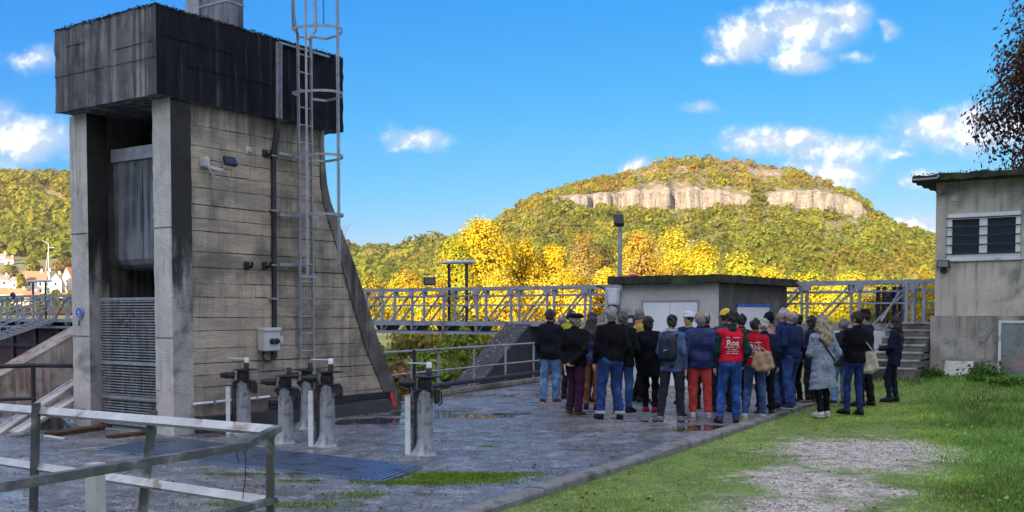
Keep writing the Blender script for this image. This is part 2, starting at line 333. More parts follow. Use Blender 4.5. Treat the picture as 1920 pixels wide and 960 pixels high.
tag(MB().add([(-400, 5, -2.9), (400, 5, -2.9), (400, 75, -2.9), (-400, 75, -2.9)], [(0, 1, 2, 3)]).build('water', wm), 'dark river water below the dam', kind='structure')

# the concrete platform: wet, gritty, patched
pmn = bpy.data.materials.new('wet_gritty_concrete'); pmn.use_nodes = True; t = NT(pmn.node_tree)
pos = t.n('ShaderNodeNewGeometry').outputs['Position']
n1 = t.noise(pos, .55, 8, .66); n2 = t.noise(pos, 3.0, 8, .7); n3 = t.noise(pos, 22, 5, .7)
vo = t.n('ShaderNodeTexVoronoi', {'Vector': pos, 'Scale': 40.0})
grit = t.mix(t.n('ShaderNodeSeparateColor', {0: vor.outputs['Color'] if False else vo.outputs['Color']}).outputs[0], (.05, .05, .05), (.46, .455, .445))
base = t.mix(t.ramp(n2, .42, .58), grit, t.mix(n3, (.08, .08, .081), (.19, .19, .188)))
base = t.mix(t.ramp(t.noise(pos, 1.3, 6, .7), .56, .72), base, (.33, .33, .32))
base = t.mix(t.ramp(t.noise(pos, 2.1, 8, .72, .6), .60, .68), base, (.045, .043, .04))
pud = None
for (u, v, rx, ry) in ((885, 780, 1.1, .6), (965, 776, .5, .3), (800, 775, 1.0, .9), (1240, 790, .7, .22), (1290, 805, .8, .3), (1330, 800, .6, .3), (700, 790, 1.2, .7)):
    c = gp(u, v); d = t.vec('LENGTH', t.vec('MULTIPLY', t.vec('SUBTRACT', pos, tuple(c)), (1 / rx, 1 / ry, 0))); m1 = t.math('SUBTRACT', 1.0, d)
    pud = m1 if pud is None else t.math('MAXIMUM', pud, m1)
pudm = t.ramp(t.math('ADD', pud, t.math('ADD', t.math('MULTIPLY', t.math('SUBTRACT', t.noise(pos, 2.4, 6, .7), .5), 2.4), t.math('MULTIPLY', t.math('SUBTRACT', n3, .5), .5))), .30, .42)
mossm = t.math('MULTIPLY', t.ramp(t.noise(pos, 1.7, 7, .7), .57, .66), t.ramp(t.noise(t.vec('MULTIPLY', pos, (1, 1.6, 1)), .42, 3), .5, .62))
crust = t.ramp(t.noise(pos, 2.6, 10, .78), .44, .60)
base = t.mix(t.math('MULTIPLY', crust, .5), base, (.03, .03, .031))
base = t.mix(mossm, base, (.06, .10, .012))
base = t.mix(pudm, base, (.022, .022, .024))
wet = t.ramp(t.math('ADD', t.noise(pos, .9, 8, .7), t.math('MULTIPLY', t.math('SUBTRACT', n3, .5), .25)), .47, .58)
rough = t.math('MULTIPLY', t.math('MULTIPLY', t.ramp(wet, 0, 1, .45, .15), t.ramp(n3, .35, .65, .6, 1.4)), t.ramp(pudm, 0, 1, 1, .10))
hgt = t.math('MULTIPLY', t.math('ADD', t.math('MULTIPLY', crust, -.25), t.math('ADD', n3, t.math('MULTIPLY', n2, 1.6)), t.math('MULTIPLY', t.ramp(vo.outputs['Distance'], 0, .6), -.5)), t.math('MULTIPLY', t.ramp(pudm, 0, 1, 1, .01), t.ramp(wet, 0, 1, 1, .16)))
bp = t.n('ShaderNodeBump', {'Height': hgt, 'Strength': 1.0, 'Distance': .024})
pb = t.n('ShaderNodeBsdfPrincipled', {'Base Color': base, 'Roughness': rough, 'Normal': bp.outputs[0], 'Specular IOR Level': 1.0}); t.n('ShaderNodeOutputMaterial', {0: pb.outputs[0]})
RA, RB = gp(779, 748), gp(1015, 714)                             # foot of the far railing
rdv = (RB - RA).normalized()
K0 = KN - kd * 14; K1 = KN + kd * 17.3; off = -.01
poly = [K0 + kn * off, K1 + kn * off, RB + rdv * 1.6, RA - rdv * 2.3, Vector((-5.2, 18.6, 0)), Vector((-8.0, 17.2, 0)), Vector((-9.4, 15.2, 0)), Vector((-14.5, 14.0, 0)), Vector((-16, -6, 0))]
tag(MB().prism([(p.x, p.y) for p in poly], -3.5, 0, 'z').build('platform', pmn), 'wet gritty concrete platform of the dam', kind='structure')
# kerb between platform and grass: lengths butted end to end with open joints
km = mat('kerb_concrete', (.24, .235, .22), (.15, .148, .14), 4, .9, bump=.5, stain=((.08, .085, .06), .3, 3), pit=(40, .3))
kerb = tag(put('kerb', None), 'low concrete kerb edging the platform beside the grass', kind='structure')
s = -6.0; rk = random.Random(3)
while s < (KF - KN).length + .35:
    L = 1.0; a, b = KN + kd * (s + .006), KN + kd * (s + L - .006); z = .045 + rk.uniform(-.008, .008)
    b_ = MB(); sd = kn * .15
    c0, c1, c2, c3 = a - sd * .55, b - sd * .55, b + sd * .75, a + sd * .75
    vs = [(p.x, p.y, -.2) for p in (c0, c1, c2, c3)] + [(p.x, p.y, z - .02) for p in (c0, c1, c2, c3)] + [((p.x + q.x * .02), (p.y + q.y * .02), z) for p, q in ((c0, kn), (c1, kn), (c2, -kn), (c3, -kn))]
    b_.add(vs, [(0, 1, 5, 4), (1, 2, 6, 5), (2, 3, 7, 6), (3, 0, 4, 7), (4, 5, 9, 8), (5, 6, 10, 9), (6, 7, 11, 10), (7, 4, 8, 11), (8, 9, 10, 11)])
    b_.build('kerbstone', km, kerb); s += L
# trench covers in the platform: three concrete slabs and a steel ribbed grating
gr = thing('grating', 'long ribbed steel grating strip set in the platform by the pedestals', 'grating', gp(480, 855))
FL, FR_, NR, NL = gp(303, 822), gp(790, 878), gp(717, 907), gp(187, 846)
LG = (FR_ - FL).length; WG = 1.0
GRT = mat('grating_steel', (.30, .38, .50), (.22, .28, .38), 6, .3, .85, .1, stain=((.09, .06, .045), .2, 3))
def G(s_, w_, z): f_ = s_ / LG; p = FL.lerp(FR_, f_).lerp(NL.lerp(NR, f_), w_) - Vector(gr.location); return (p.x, p.y, z)
m = MB(); m.add([G(0, 0, .004), G(LG, 0, .004), G(LG, WG, .004), G(0, WG, .004)], [(0, 1, 2, 3)]); m.build('pit_plate', BLACKPL, gr)
m = MB()
for i in range(int(LG / .07)):
    m.bar(G(.03 + i * .07, .012, .02), G(.03 + i * .07, .988, .02), .034, .03)
tag(m.build('ribs', GRT, gr), kind='stuff')
m = MB()
for i in range(26): m.bar(G(.01, .02 + i * .96 / 25, .0125), G(LG - .01, .02 + i * .96 / 25, .0125), .014, .016)
tag(m.build('cross_bars', GRT, gr), kind='stuff')
m = MB()
for w_ in (0, .5, WG): m.bar(G(0, w_, .012), G(LG, w_, .012), .03, .028)
for s_ in (0, LG * .33, LG * .66, LG): m.bar(G(s_, 0, .0125), G(s_, WG, .0125), .03, .029)
m.build('edge_frame', GRT, gr)

# ---------------------------------------------------------------- hills
hm = bpy.data.materials.new('hill_ground'); hm.use_nodes = True; t = NT(hm.node_tree)
pos = t.n('ShaderNodeNewGeometry').outputs['Position']
c = t.mix(t.ramp(t.noise(pos, .03, 6), .4, .6), (.17, .135, .06), (.12, .125, .035)); c = t.mix(t.ramp(t.noise(pos, .11, 6, .7), .56, .66), c, (.36, .31, .24))
b_ = t.n('ShaderNodeBump', {'Height': t.noise(pos, .5, 6), 'Strength': .6, 'Distance': 1.5}); p_ = t.n('ShaderNodeBsdfPrincipled', {'Base Color': c, 'Roughness': .95, 'Normal': b_.outputs[0]}); t.n('ShaderNodeOutputMaterial', {0: p_.outputs[0]})
cm = bpy.data.materials.new('limestone_cliff'); cm.use_nodes = True; t = NT(cm.node_tree)
pos = t.n('ShaderNodeNewGeometry').outputs['Position']
vs_ = t.noise(t.vec('MULTIPLY', pos, (1, 1, .18)), .22, 8, .68); hs = t.noise(t.vec('MULTIPLY', pos, (.25, .25, 2)), .3, 6, .6)
c = t.mix(t.ramp(vs_, .36, .62), (.17, .15, .125), (.36, .315, .255)); c = t.mix(t.ramp(hs, .52, .66), c, (.36, .28, .19)); c = t.mix(t.ramp(t.noise(pos, .5, 6, .7), .62, .7), c, (.10, .085, .05))
b_ = t.n('ShaderNodeBump', {'Height': t.math('ADD', vs_, hs), 'Strength': 1.0, 'Distance': 4.0}); p_ = t.n('ShaderNodeBsdfPrincipled', {'Base Color': c, 'Roughness': .95, 'Normal': b_.outputs[0]}); t.n('ShaderNodeOutputMaterial', {0: p_.outputs[0]})
def interp(x, tab): return np.interp(x, [a for a, _ in tab], [b for _, b in tab])
CP, SP = math.cos(PITCH), math.sin(PITCH)
def unproj(u, v, Y):
    x, y = (u - 960) / FPX, (VC - v) / FPX; dy_ = CP + y * SP
    return np.stack([x / dy_ * Y, Y, EYE + (-SP + y * CP) / dy_ * Y], -1)
RIDGE = [(700, 545), (780, 505), (860, 458), (900, 434), (927, 420), (960, 396), (990, 378), (1048, 358), (1079, 349), (1160, 328), (1231, 305), (1321, 298), (1393, 303), (1437, 311), (1482, 320), (1527, 336), (1572, 356), (1612, 372), (1634, 404), (1684, 428), (1729, 440), (1760, 446), (1900, 470), (2100, 505), (2400, 545)]
FOOT = [(700, 545), (900, 440), (1000, 388), (1046, 376), (1100, 387), (1200, 391), (1330, 389), (1400, 382), (1425, 376), (1445, 383), (1500, 392), (1560, 397), (1622, 405), (1640, 410), (1700, 440), (2000, 500), (2400, 545)]
CTOP = [(700, 545), (900, 440), (1000, 388), (1046, 370), (1100, 366), (1200, 360), (1300, 358), (1330, 360), (1400, 374), (1425, 374), (1440, 368), (1500, 358), (1560, 362), (1612, 378), (1632, 405), (1640, 410), (1700, 440), (2000, 500), (2400, 545)]
def mesa_vy(u, tt):                    # image height and depth up the slope: talus, cliff, upper slope
    foot, top, rd = interp(u, FOOT), interp(u, CTOP), interp(u, RIDGE); foot = np.maximum(foot, rd + 1); top = np.clip(top, rd + .5, foot)
    wob_ = 2.2 * np.sin(u * .11) + 1.6 * np.sin(u * .31 + 1)
    foot = foot + wob_ * (foot - top) / 30; top = top + wob_ * .8 * (foot - top) / 30
    v0 = 556.0
    v = np.where(tt < .6, v0 + (foot - v0) * (tt / .6) ** .92, np.where(tt < .68, foot + (top - foot) * (tt - .6) / .08, top + (rd - top) * np.clip((tt - .68) / .32, 0, 1) ** .8))
    Y = np.where(tt < .6, 330 + 190 * (tt / .6), np.where(tt < .68, 520 + 5 * (tt - .6) / .08, 525 + 110 * (tt - .68) / .32))
    bulge = 7 * np.sin(u * .043 + 2) + 5 * np.sin(u * .12) + 3 * np.sin(u * .33)
    Y = Y + bulge * smooth01(tt, .3, .6)
    Y = Y + 4 * vnoise(u * .06, tt * 10, 8) * (tt < .98)
    return v, Y
def hill_grid(fn, us, ts, zback=60):
    U, T_ = np.meshgrid(us, ts); v, Y = fn(U, T_); P = unproj(U, v, Y)
    last = P[-1]
    back = [last + np.stack([last[:, 0] * k * .12, 60 * k + 0 * last[:, 0], -(4 * k + (last[:, 2] - 5) * min(1, k * .2))], -1) for k in (1, 3, 6)]
    P = np.concatenate([P] + [b[None] for b in back]); n, m_ = P.shape[:2]; ix = np.arange(n * m_).reshape(n, m_)
    q = np.stack([ix[:-1, :-1], ix[:-1, 1:], ix[1:, 1:], ix[1:, :-1]], -1).reshape(-1, 4)
    return P.reshape(-1, 3), q, n, m_
us = np.linspace(640, 2400, 300); ts = np.concatenate([np.linspace(0, .58, 26), np.linspace(.6, .68, 6), np.linspace(.7, 1, 16)])
V, q, n, m_ = hill_grid(mesa_vy, us, ts)
V[:, :] += 0
rows = np.repeat(np.arange(n - 1), m_ - 1); cu = np.tile(us[:-1], n - 1)
cl = ((rows >= 39) & (rows <= 43) & (cu > 1395) & (cu < 1478) & (np.sin(cu * .3 + rows) > -.6)) | (rows >= 25) & (rows <= 31) & (interp(cu, FOOT) - interp(cu, CTOP) > 5)
tag(put('hill', bigmesh('hill', V, q, [hm, cm], smooth=True, mi=cl.astype(int))), 'flat topped wooded hill with a band of pale limestone cliffs', kind='structure')
LR = [(-500, 345), (-200, 335), (0, 329), (60, 327), (135, 328), (300, 350), (420, 395), (560, 455), (660, 474), (735, 476), (765, 464), (802, 453), (860, 450), (930, 455), (1010, 475), (1200, 540)]
def left_vy(u, tt):
    rd = interp(u, LR); v = 560 + (rd - 560) * tt ** .95
    D = interp(u, [(-500, 900), (135, 850), (560, 820), (800, 760), (1200, 750)])
    Y = 420 + (D - 420) * tt + 9 * vnoise(u * .03, tt * 7, 12) * smooth01(tt, .05, .3) * (1 - smooth01(tt, .9, 1))
    return v, Y
us2 = np.linspace(-500, 1200, 160); ts2 = np.linspace(0, 1, 30)
V, q, n, m_ = hill_grid(left_vy, us2, ts2)
tag(put('hill', bigmesh('hill', V, q, hm, smooth=True)), 'long wooded hillside behind the village and the tower', kind='structure')
# unseen ridge added behind the camera as shade caster for the whole dam
yb = -210.0; xs3 = np.linspace(-900, 800, 86); hh_ = 70 + 5 * vnoise(xs3 * .02, xs3 * 0, 21) + 9 * np.exp(-((xs3 + 96) / 26) ** 2)  # crest raised locally to shade the copper tree
prof = [(-60, 0), (-110, .30), (-160, .72), (-205, .97), (-225, 1.0), (-300, .9), (-500, 0)]
P3 = np.stack([np.stack([xs3, np.full_like(xs3, y_) + 4 * vnoise(xs3 * .05, y_ * .05 + 0 * xs3, 22), hh_ * f_ - 1 + 3 * vnoise(xs3 * .06, y_ * .07 + 0 * xs3, 23) * (0 < f_ < .95)], -1) for y_, f_ in prof])
ix = np.arange(P3.shape[0] * P3.shape[1]).reshape(P3.shape[:2]); q = np.stack([ix[:-1, :-1], ix[:-1, 1:], ix[1:, 1:], ix[1:, :-1]], -1).reshape(-1, 4)
fm = mat('shade_ridge_cover', (.07, .08, .03), (.16, .13, .04), .05, .95, bump=.6, bscale=.3, world=True)
tag(put('shade_ridge', bigmesh('shade_ridge', P3.reshape(-1, 3), q, fm, smooth=True)), 'unseen wooded ridge added behind the camera to cast shade', kind='structure')

# ---------------------------------------------------------------- woods on the hills: one mass each
def dome(k):
    d = RNG.normal(size=(k, 3)); d /= np.linalg.norm(d, axis=1)[:, None]; d[:, 2] = np.abs(d[:, 2]) * 1.05 - .22
    return d * (RNG.uniform(.72, 1.05, k)[:, None]) * np.array([1, 1, .9])
def woods(name, label, fn, us_, ts_, n, size, palette, keep, K=110):
    u = RNG.uniform(us_[0], us_[1], n); tt = RNG.uniform(ts_[0], ts_[1], n); k_ = keep(u, tt); u, tt = u[k_], tt[k_]; n = len(u)
    v, Y = fn(u, tt); P = unproj(u, v, Y); sz = size * np.clip(RNG.lognormal(-.12, .38, n), .45, 1.9)
    pal = np.array(palette); w_ = RNG.integers(0, len(pal), n)
    zone = vnoise(u * .018, tt * 6, 31); w_ = np.where(RNG.random(n) < .6, np.clip(((zone + 1.1) / 2.2 * len(pal)).astype(int), 0, len(pal) - 1), w_)
    c = (pal[w_] * .55 + np.array([.25, .215, .045]) * .45) * np.array([1.22, 1.36, 1.0]) * (RNG.uniform(.86, 1.12, n) * (.86 + .22 * smooth01(vnoise(u * .05, tt * 18, 71), -.8, .8)))[:, None]
    cen = (P[:, None, :] + np.stack([dome(K) for _ in range(24)])[RNG.integers(0, 24, n)] * sz[:, None, None] + np.array([0, 0, .35]) * sz[:, None, None]).reshape(-1, 3)
    # leaves: face outwards from the crown, tilted at random
    nrm = (cen - np.repeat(P, K, 0)); nrm /= np.linalg.norm(nrm, axis=1)[:, None] + 1e-9; nrm += RNG.normal(size=nrm.shape) * .33; nrm /= np.linalg.norm(nrm, axis=1)[:, None]
    e = np.cross(nrm, RNG.normal(size=nrm.shape)); e /= np.linalg.norm(e, axis=1)[:, None] + 1e-9; f = np.cross(nrm, e)
    s_ = (np.repeat(sz, K) * RNG.uniform(.16, .31, len(cen)))[:, None]
    Vv = np.stack([cen - e * s_, cen - f * s_ * .8, cen + e * s_, cen + f * s_ * .8], 1).reshape(-1, 3)
    C = np.repeat(np.repeat(c, K, 0) * RNG.uniform(.93, 1.07, (n * K, 1)), 4, 0)
    tag(put(name, bigmesh(name, Vv, np.arange(len(Vv)).reshape(-1, 4), WOODM, tint=C)), label, kind='stuff')
OL, YG, OR, GO, DG, TA = (.15, .16, .035), (.26, .27, .04), (.29, .18, .05), (.38, .30, .045), (.08, .11, .028), (.25, .19, .10)
def keep_mesa(u, tt):
    gap = interp(u, FOOT) - interp(u, CTOP) > 5
    k = ~((tt > .585) & (tt < .70) & gap)
    k &= ~((u > 1400) & (u < 1470) & (tt > .86) & (tt < .955))
    k &= ~((tt > .66) & (RNG.random(len(u)) < .45) & (vnoise(u * .03, tt * 16, 40) > -.1)) & ~((tt > .15) & (vnoise(u * .035, tt * 14, 41) > .30) & (RNG.random(len(u)) < .75))
    return k
woods('hill_woods', 'autumn woods in green yellow and orange over the mesa hill', mesa_vy, (640, 2150), (.06, .995), 13000, 2.15, [DG, OL, YG, DG, OL, YG, OR, GO, OL, TA, OR], keep_mesa, K=34)
woods('hill_woods', 'yellow green woods over the long hillside', left_vy, (-330, 600), (.10, 1.0), 7600, 4.6, [DG, OL, YG, OL, YG, (.30, .31, .05), TA], lambda u, tt: (vnoise(u * .05, tt * 12, 44) < .55) & (tt > .28 + .1 * RNG.random(len(u))), K=40)
woods('hill_woods', 'mixed brown and green woods on the low ridge beside the tower', left_vy, (590, 1000), (.03, 1.0), 1500, 5.0, [DG, OL, OL, YG, OL, OR, TA], lambda u, tt: np.ones(len(u), bool), K=38)
# ================================================================ TOWER
SCL = EYE / 1.65
TC = Vector((-4.612 * SCL, 13.3243 * SCL, 0)); TA_, TL_, TZT, TZB = 2.297 * SCL, 3.46 * SCL, 5.6424 * SCL, 4.4893 * SCL
tower = thing('concrete_tower', 'tall board marked concrete gate tower with a blackened block on top', 'tower', TC, TH)
def jag(n, amp, r): return [r.uniform(-amp, amp) for _ in range(n)]
rt = random.Random(11)
def rough_slab(x0, x1, y0, y1, z0, z1, seg=.12, amp=.012, mats=None, mi_of=None):   # box with slightly uneven faces and worn edges
    bm = bmesh.new(); bmesh.ops.create_cube(bm, size=1)
    for v_ in bm.verts: v_.co = ((x0 + x1) / 2 + v_.co.x * (x1 - x0), (y0 + y1) / 2 + v_.co.y * (y1 - y0), (z0 + z1) / 2 + v_.co.z * (z1 - z0))
    for ax in range(3):
        L = ((x1 - x0), (y1 - y0), (z1 - z0))[ax]; k = max(0, int(L / seg) - 1)
        if k: bmesh.ops.subdivide_edges(bm, edges=[e for e in bm.edges if abs((e.verts[0].co - e.verts[1].co)[ax]) > L * .9], cuts=k, use_grid_fill=True)
    nrm = {}
    bm.normal_update()
    for v_ in bm.verts:
        c = v_.co; edge = (min(abs(c.x - x0), abs(c.x - x1)) < 1e-4) + (min(abs(c.y - y0), abs(c.y - y1)) < 1e-4) + (min(abs(c.z - z0), abs(c.z - z1)) < 1e-4)
        nrm[v_] = v_.normal * (rt.uniform(-1, .4) * amp * (1.5 if edge > 1 else .6))
    for v_, d in nrm.items(): v_.co += d
    b = MB(); bm.verts.index_update()
    for f in bm.faces: b.add([], [])
    vs = [v_.co[:] for v_ in bm.verts]; o = len(b.v); b.v += vs
    for f in bm.faces: b.f.append(tuple(v_.index for v_ in f.verts)); b.mi.append(mi_of(f) if mi_of else 0); b.sm.append(False)
    bm.free(); return b
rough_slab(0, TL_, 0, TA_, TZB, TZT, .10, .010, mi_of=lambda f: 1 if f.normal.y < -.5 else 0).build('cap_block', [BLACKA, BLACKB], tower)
# board joints on the block: shallow ledges proud of the face
def cold_joint(z, horizontal_len, face, start=0.0, n=14, thick=.016, drop=0.0):
    m = MB(); z0 = z
    for k in range(n):
        a, b = start + k * horizontal_len / n, start + (k + 1) * horizontal_len / n; d = rt.uniform(.004, .012); z = z0 + drop * k / n + rt.uniform(-.003, .003)
        lo, hi = ((a, -d, z), (b, .01, z + thick)) if face else ((-d, a, z), (.01, b, z + thick)); m.box(lo, hi, 1 if face else 0)
    o_ = m.build('cold_joint', [BLACKA, BLACKB], tower); o_['kind'] = 'stuff'
cold_joint(TZB + .50, TA_, 0, 0, 22, drop=.02); cold_joint(TZB + .72, .9, 0, .1, 9, .01); cold_joint(TZB + .93, .5, 0, 1.6, 5, .01); cold_joint(TZB + .47, 2.0, 1, .5, 14); cold_joint(TZB + .80, 1.2, 1, .1, 9, .01); cold_joint(TZB + .2, 1.1, 1, 2.2, 8, .01)
CF = .255                                # face of the columns, measured from the block's front
def column(y0, y1, x1):
    b = rough_slab(CF, x1, y0, y1, -.15, TZB, .08, .005, mi_of=lambda f: 1 if abs(f.normal.y) > .5 else 0); b.build('column', [PALE, COLSTAIN], tower)
    for z in (1.36, 2.9): MB().box((CF - .006, y0 + .01, z), (CF + .02, y1 - .01, z + .012)).build('pour_joint', STAIN, tower)
column(.055, .455, .60); column(2.015, 2.454, .60)
# profile of the side wall, traced from front to the flared foot (x away, z up)
edge_px = [(604, 247), (603, 270), (605, 300), (609, 346), (616, 379), (624, 400), (643, 448), (665, 508), (687, 580), (708, 645), (730, 702), (743, 737), (750, 757)]
prof = [loc2(tower, u, v, 'y', .10) for u, v in edge_px]; prof = [(p.x, p.z) for p in prof]; prof[0] = (prof[0][0], TZB); prof[-1] = (prof[-1][0] + .03, -.1)
def flare(z): return float(np.interp(z, [p[1] for p in prof][::-1], [p[0] for p in prof][::-1]))
m = MB(); zs = [-.1]
while zs[-1] < TZB - .1: zs.append(zs[-1] + rt.uniform(.155, .30))
zs[-1] = TZB
for a, b in zip(zs[:-1], zs[1:]):        # courses of board marks: each with its own set-back, butted lengths, an open joint below
    x = .58; xe0 = min(flare(a), flare(b)) - .02
    cuts = sorted([x] + [rt.uniform(.9, xe0 - .3) for _ in range(rt.choice((1, 2, 2)))] + [xe0])
    for p, q in zip(cuts[:-1], cuts[1:]):
        dep = .085 + rt.uniform(-.007, .007); n = max(2, int((q - p) / .16)); g = rt.choice((.001, .002, .003, .007))
        top = [(p + (q - p) * i / n, dep + rt.uniform(-.004, .004), b - rt.uniform(0, .008)) for i in range(n + 1)]
        bot = [(p + (q - p) * i / n, dep + rt.uniform(-.004, .004) + .002, a + g + rt.uniform(0, .006)) for i in range(n + 1)]
        bk = [(p, .30, b), (q, .30, b), (p, .30, a + g), (q, .30, a + g)]
        m.add(bot + top, [(i, i + 1, n + 2 + i, n + 1 + i) for i in range(n)])
        m.add([bot[0], bot[-1], (q - .002, .22, a), (p + .002, .22, a)], [(3, 2, 1, 0)]); m.add([top[0], top[-1], (q - .002, .22, b), (p + .002, .22, b)], [(0, 1, 2, 3)])
        m.add([bot[0], top[0], (p, .22, b), (p, .22, a)], [(0, 1, 2, 3)]); m.add([bot[-1], top[-1], (q, .22, b), (q, .22, a)], [(3, 2, 1, 0)])
m.build('board_marked_wall', BOARD, tower)
pl = [(.62, -.12)] + [(x - .06, z) for x, z in prof[::-1]] + [(.62, TZB)]
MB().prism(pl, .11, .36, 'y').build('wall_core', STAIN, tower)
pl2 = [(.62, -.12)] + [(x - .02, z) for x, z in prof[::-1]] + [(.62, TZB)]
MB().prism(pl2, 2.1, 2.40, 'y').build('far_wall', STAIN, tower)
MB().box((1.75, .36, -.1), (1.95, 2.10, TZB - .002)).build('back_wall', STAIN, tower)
rib_o = prof; wv = [.05, .06, .08, .12, .16, .18, .24, .30, .34, .36, .36, .34, .32]
rib = MB(); n = len(prof)
outl = [(x, z) for x, z in prof]; inn = [(x - w_, z) for (x, z), w_ in zip(prof, wv)]
vs = [(x, .045, z) for x, z in outl] + [(x, .06, z) for x, z in inn] + [(x, 2.41, z) for x, z in outl] + [(x, .14, z) for x, z in inn]
fs = []
for i in range(n - 1):
    fs += [(i, i + 1, n + i + 1, n + i), (2 * n + i, 2 * n + i + 1, i + 1, i), (n + i, n + i + 1, 3 * n + i + 1, 3 * n + i)]
rib.add(vs, fs); rib.build('flared_buttress_edge', STAIN, tower)
nm_ = 2600; ea = RNG.random(nm_) < .4; ex = np.where(ea, RNG.uniform(0, .05, nm_), RNG.uniform(0, TL_, nm_)); ey = np.where(ea, RNG.uniform(0, TA_, nm_), RNG.uniform(0, .05, nm_)); ez = TZT + .004 - RNG.exponential(.018, nm_) * (RNG.random(nm_) < .6) + RNG.exponential(.008, nm_)
V, Q, C = leaf_quads(np.stack([np.where(ea, ex - .012, ex), np.where(ea, ey, ey - .012), ez], 1), .016, np.array([.035, .038, .018]) * RNG.uniform(.4, 2.2, (nm_, 1)), updown=1); tag(put('edge_moss', bigmesh('edge_moss', V, Q, LEAF, tint=C), tower), kind='stuff')
# the steel box hanging in the recess and the wire gate
BOX = MB(); zt, zb = 3.98, 2.42
pr = [(.66, zt), (.66, zb + .10), (.70, zb + .02), (.78, zb - .03), (1.2, zb - .06), (1.2, zt)]
BOXM = mat('weathered_steel_plate', (.24, .26, .29), (.17, .185, .21), 1.6, .6, .3, .05, streak=((.03, .03, .035), .6), stretch=(1, 1, .4))
gb = tag(put('hanging_gate_box', None, tower), None)
MB().prism(pr, .47, 1.24, 'y').build('panel', BOXM, gb); MB().prism([(x - .006 if x < .7 else x, z) for x, z in pr], 1.25, 1.95, 'y').build('panel', BOXM, gb)
MB().box((.62, .46, zt), (1.21, 1.97, zt + .2), bev=.01).build('header', GALV, gb)
gate = tag(put('wire_gate', None, tower))
gx, gy0, gy1, gz0, gz1 = .43, .47, 1.99, .05, 1.93
m = MB()
for y in (gy0, gy1): m.box((gx - .02, y - .022, gz0), (gx + .02, y + .022, gz1))
for z in (gz0, gz1 - .03): m.box((gx - .021, gy0 + .024, z), (gx + .021, gy1 - .024, z + .04))
m.build('gate_frame', GALV, gate)
for z in (.44, .95): MB().box((gx - .045, gy0 + .10, z), (gx - .018, gy1 - .06, z + .045)).build('cross_rail', GALV, gate)
m = MB()
for i in range(46): m.bar((gx - .012, gy0, gz0 + .05 + i * .0405), (gx - .012, gy1, gz0 + .05 + i * .0405), .008, .019)
tag(m.build('wires', PEDEST, gate), kind='stuff')
m = MB()
for i in range(10): m.bar((gx + .004, gy0 + i * (gy1 - gy0) / 9, gz0 + .04), (gx + .004, gy0 + i * (gy1 - gy0) / 9, gz1), .004, .004)
tag(m.build('upright_wires', GALV, gate), kind='stuff')
MB().tube([(gx - .03, .46, .62), (gx - .08, .44, .62), (gx - .08, .40, .62), (CF - .01, .38, .62)], .012).build('latch', RUST, gate)
MB().box((gx - .06, gy0, -.01), (gx + .9, gy1, .03)).build('threshold', STAIN, tower)
# duct standing on the block
ps = onplane(400, 30, TC + DB * 1.0, DB); q = loc2(tower, 400, 20, 'x', 1.35)
duct = thing('roof_duct', 'pale square duct standing on the black block of the tower', 'duct', tower.matrix_world @ Vector((0, 0, 0)), 0)
duct.location = TC + DB * 1.75 + DA * .75 + Vector((0, 0, TZT)); duct.rotation_euler = (0, 0, TH)
MB().box((-.17, -.30, 0), (.17, .30, 1.5), bev=.012).build('casing', BOXM, duct); MB().box((-.18, -.31, .5), (.18, .31, .53)).build('seam', GALV, duct)
MB().box((-.20, .305, 0), (.14, .62, .95), bev=.012).build('side_box', GALV, duct)
# services on the side wall
def Bp(u, v, y=-.02): return loc2(tower, u, v, 'y', y)
def Bw(u, v, y=-.02): p = Bp(u, v, y); return tower_w(p)
def tower_w(p): return TC + DB * p[0] + DA * p[1] + Vector((0, 0, p[2]))
tray = thing('cable_conduit', 'dark cable tray and conduit running down the tower wall', 'conduit', TC, TH, None)
a, b, c, d, e = Bp(523, 80, -.03), Bp(523, 222, -.03), Bp(513, 290, .05), Bp(514, 480, .06), Bp(515, 672, .06)
m = MB(); m.bar(a, b, .11, .03, up=(0, 1, 0)); m.build('tray', GALV, tray)
m = MB()
for i in range(34):
    p = a.lerp(b, (i + .5) / 34); m.box((p.x - .035, -.052, p.z - .006), (p.x + .035, -.043, p.z + .006))
tag(m.build('slots', BLACKPL, tray), kind='stuff')
m = MB(); m.bar(b, c, .09, .035, up=(0, 1, 0)); m.bar(c, e, .075, .035, up=(0, 1, 0)); m.build('duct', DARKRAIL, tray)
m = MB()
for v in (292, 395, 497, 560, 630): p = Bp(513, v, .05); m.box((p.x - .07, .02, p.z - .012), (p.x + .07, .085, p.z + .012))
m.build('clips', GALV, tray)
box_ = thing('switch_box', 'grey electrical switch box with two black knobs on the tower wall', 'switch box', Bw(497, 637, .085), TH)
MB().box((-.16, -.17, -.17), (.16, 0, .17), bev=.015).build('casing', PLASTIC, box_); MB().box((-.17, -.19, .13), (.17, -.02, .185), bev=.01).build('lid', PLASTIC, box_)
for x in (-.02, .07): MB().lathe([(.045, 0), (.045, -.03), (.03, -.035), (.03, -.06)], 12, (x, -.17, -.02), axis='y').build('knob', BLACKPL, box_)
MB().box((.17, -.12, -.06), (.27, -.02, .05), bev=.01).build('socket', PLASTIC, box_)
lp = thing('cable_coil', 'black cable coil hanging below the grey switch box', 'cable', Bw(499, 666, .05), TH)
for r_, dx in ((.105, 0), (.095, .012)): MB().tube([(dx + r_ * math.cos(k * .2618), -.02 - .01 * (k % 3), r_ * math.sin(k * .2618)) for k in range(24)], .012, 6, closed=True).build('loop', BLACKPL, lp)
MB().tube([(0, -.02, .1), (.02, -.05, .16), (.0, -.06, .2)], .01, 6).build('lead', BLACKPL, lp)
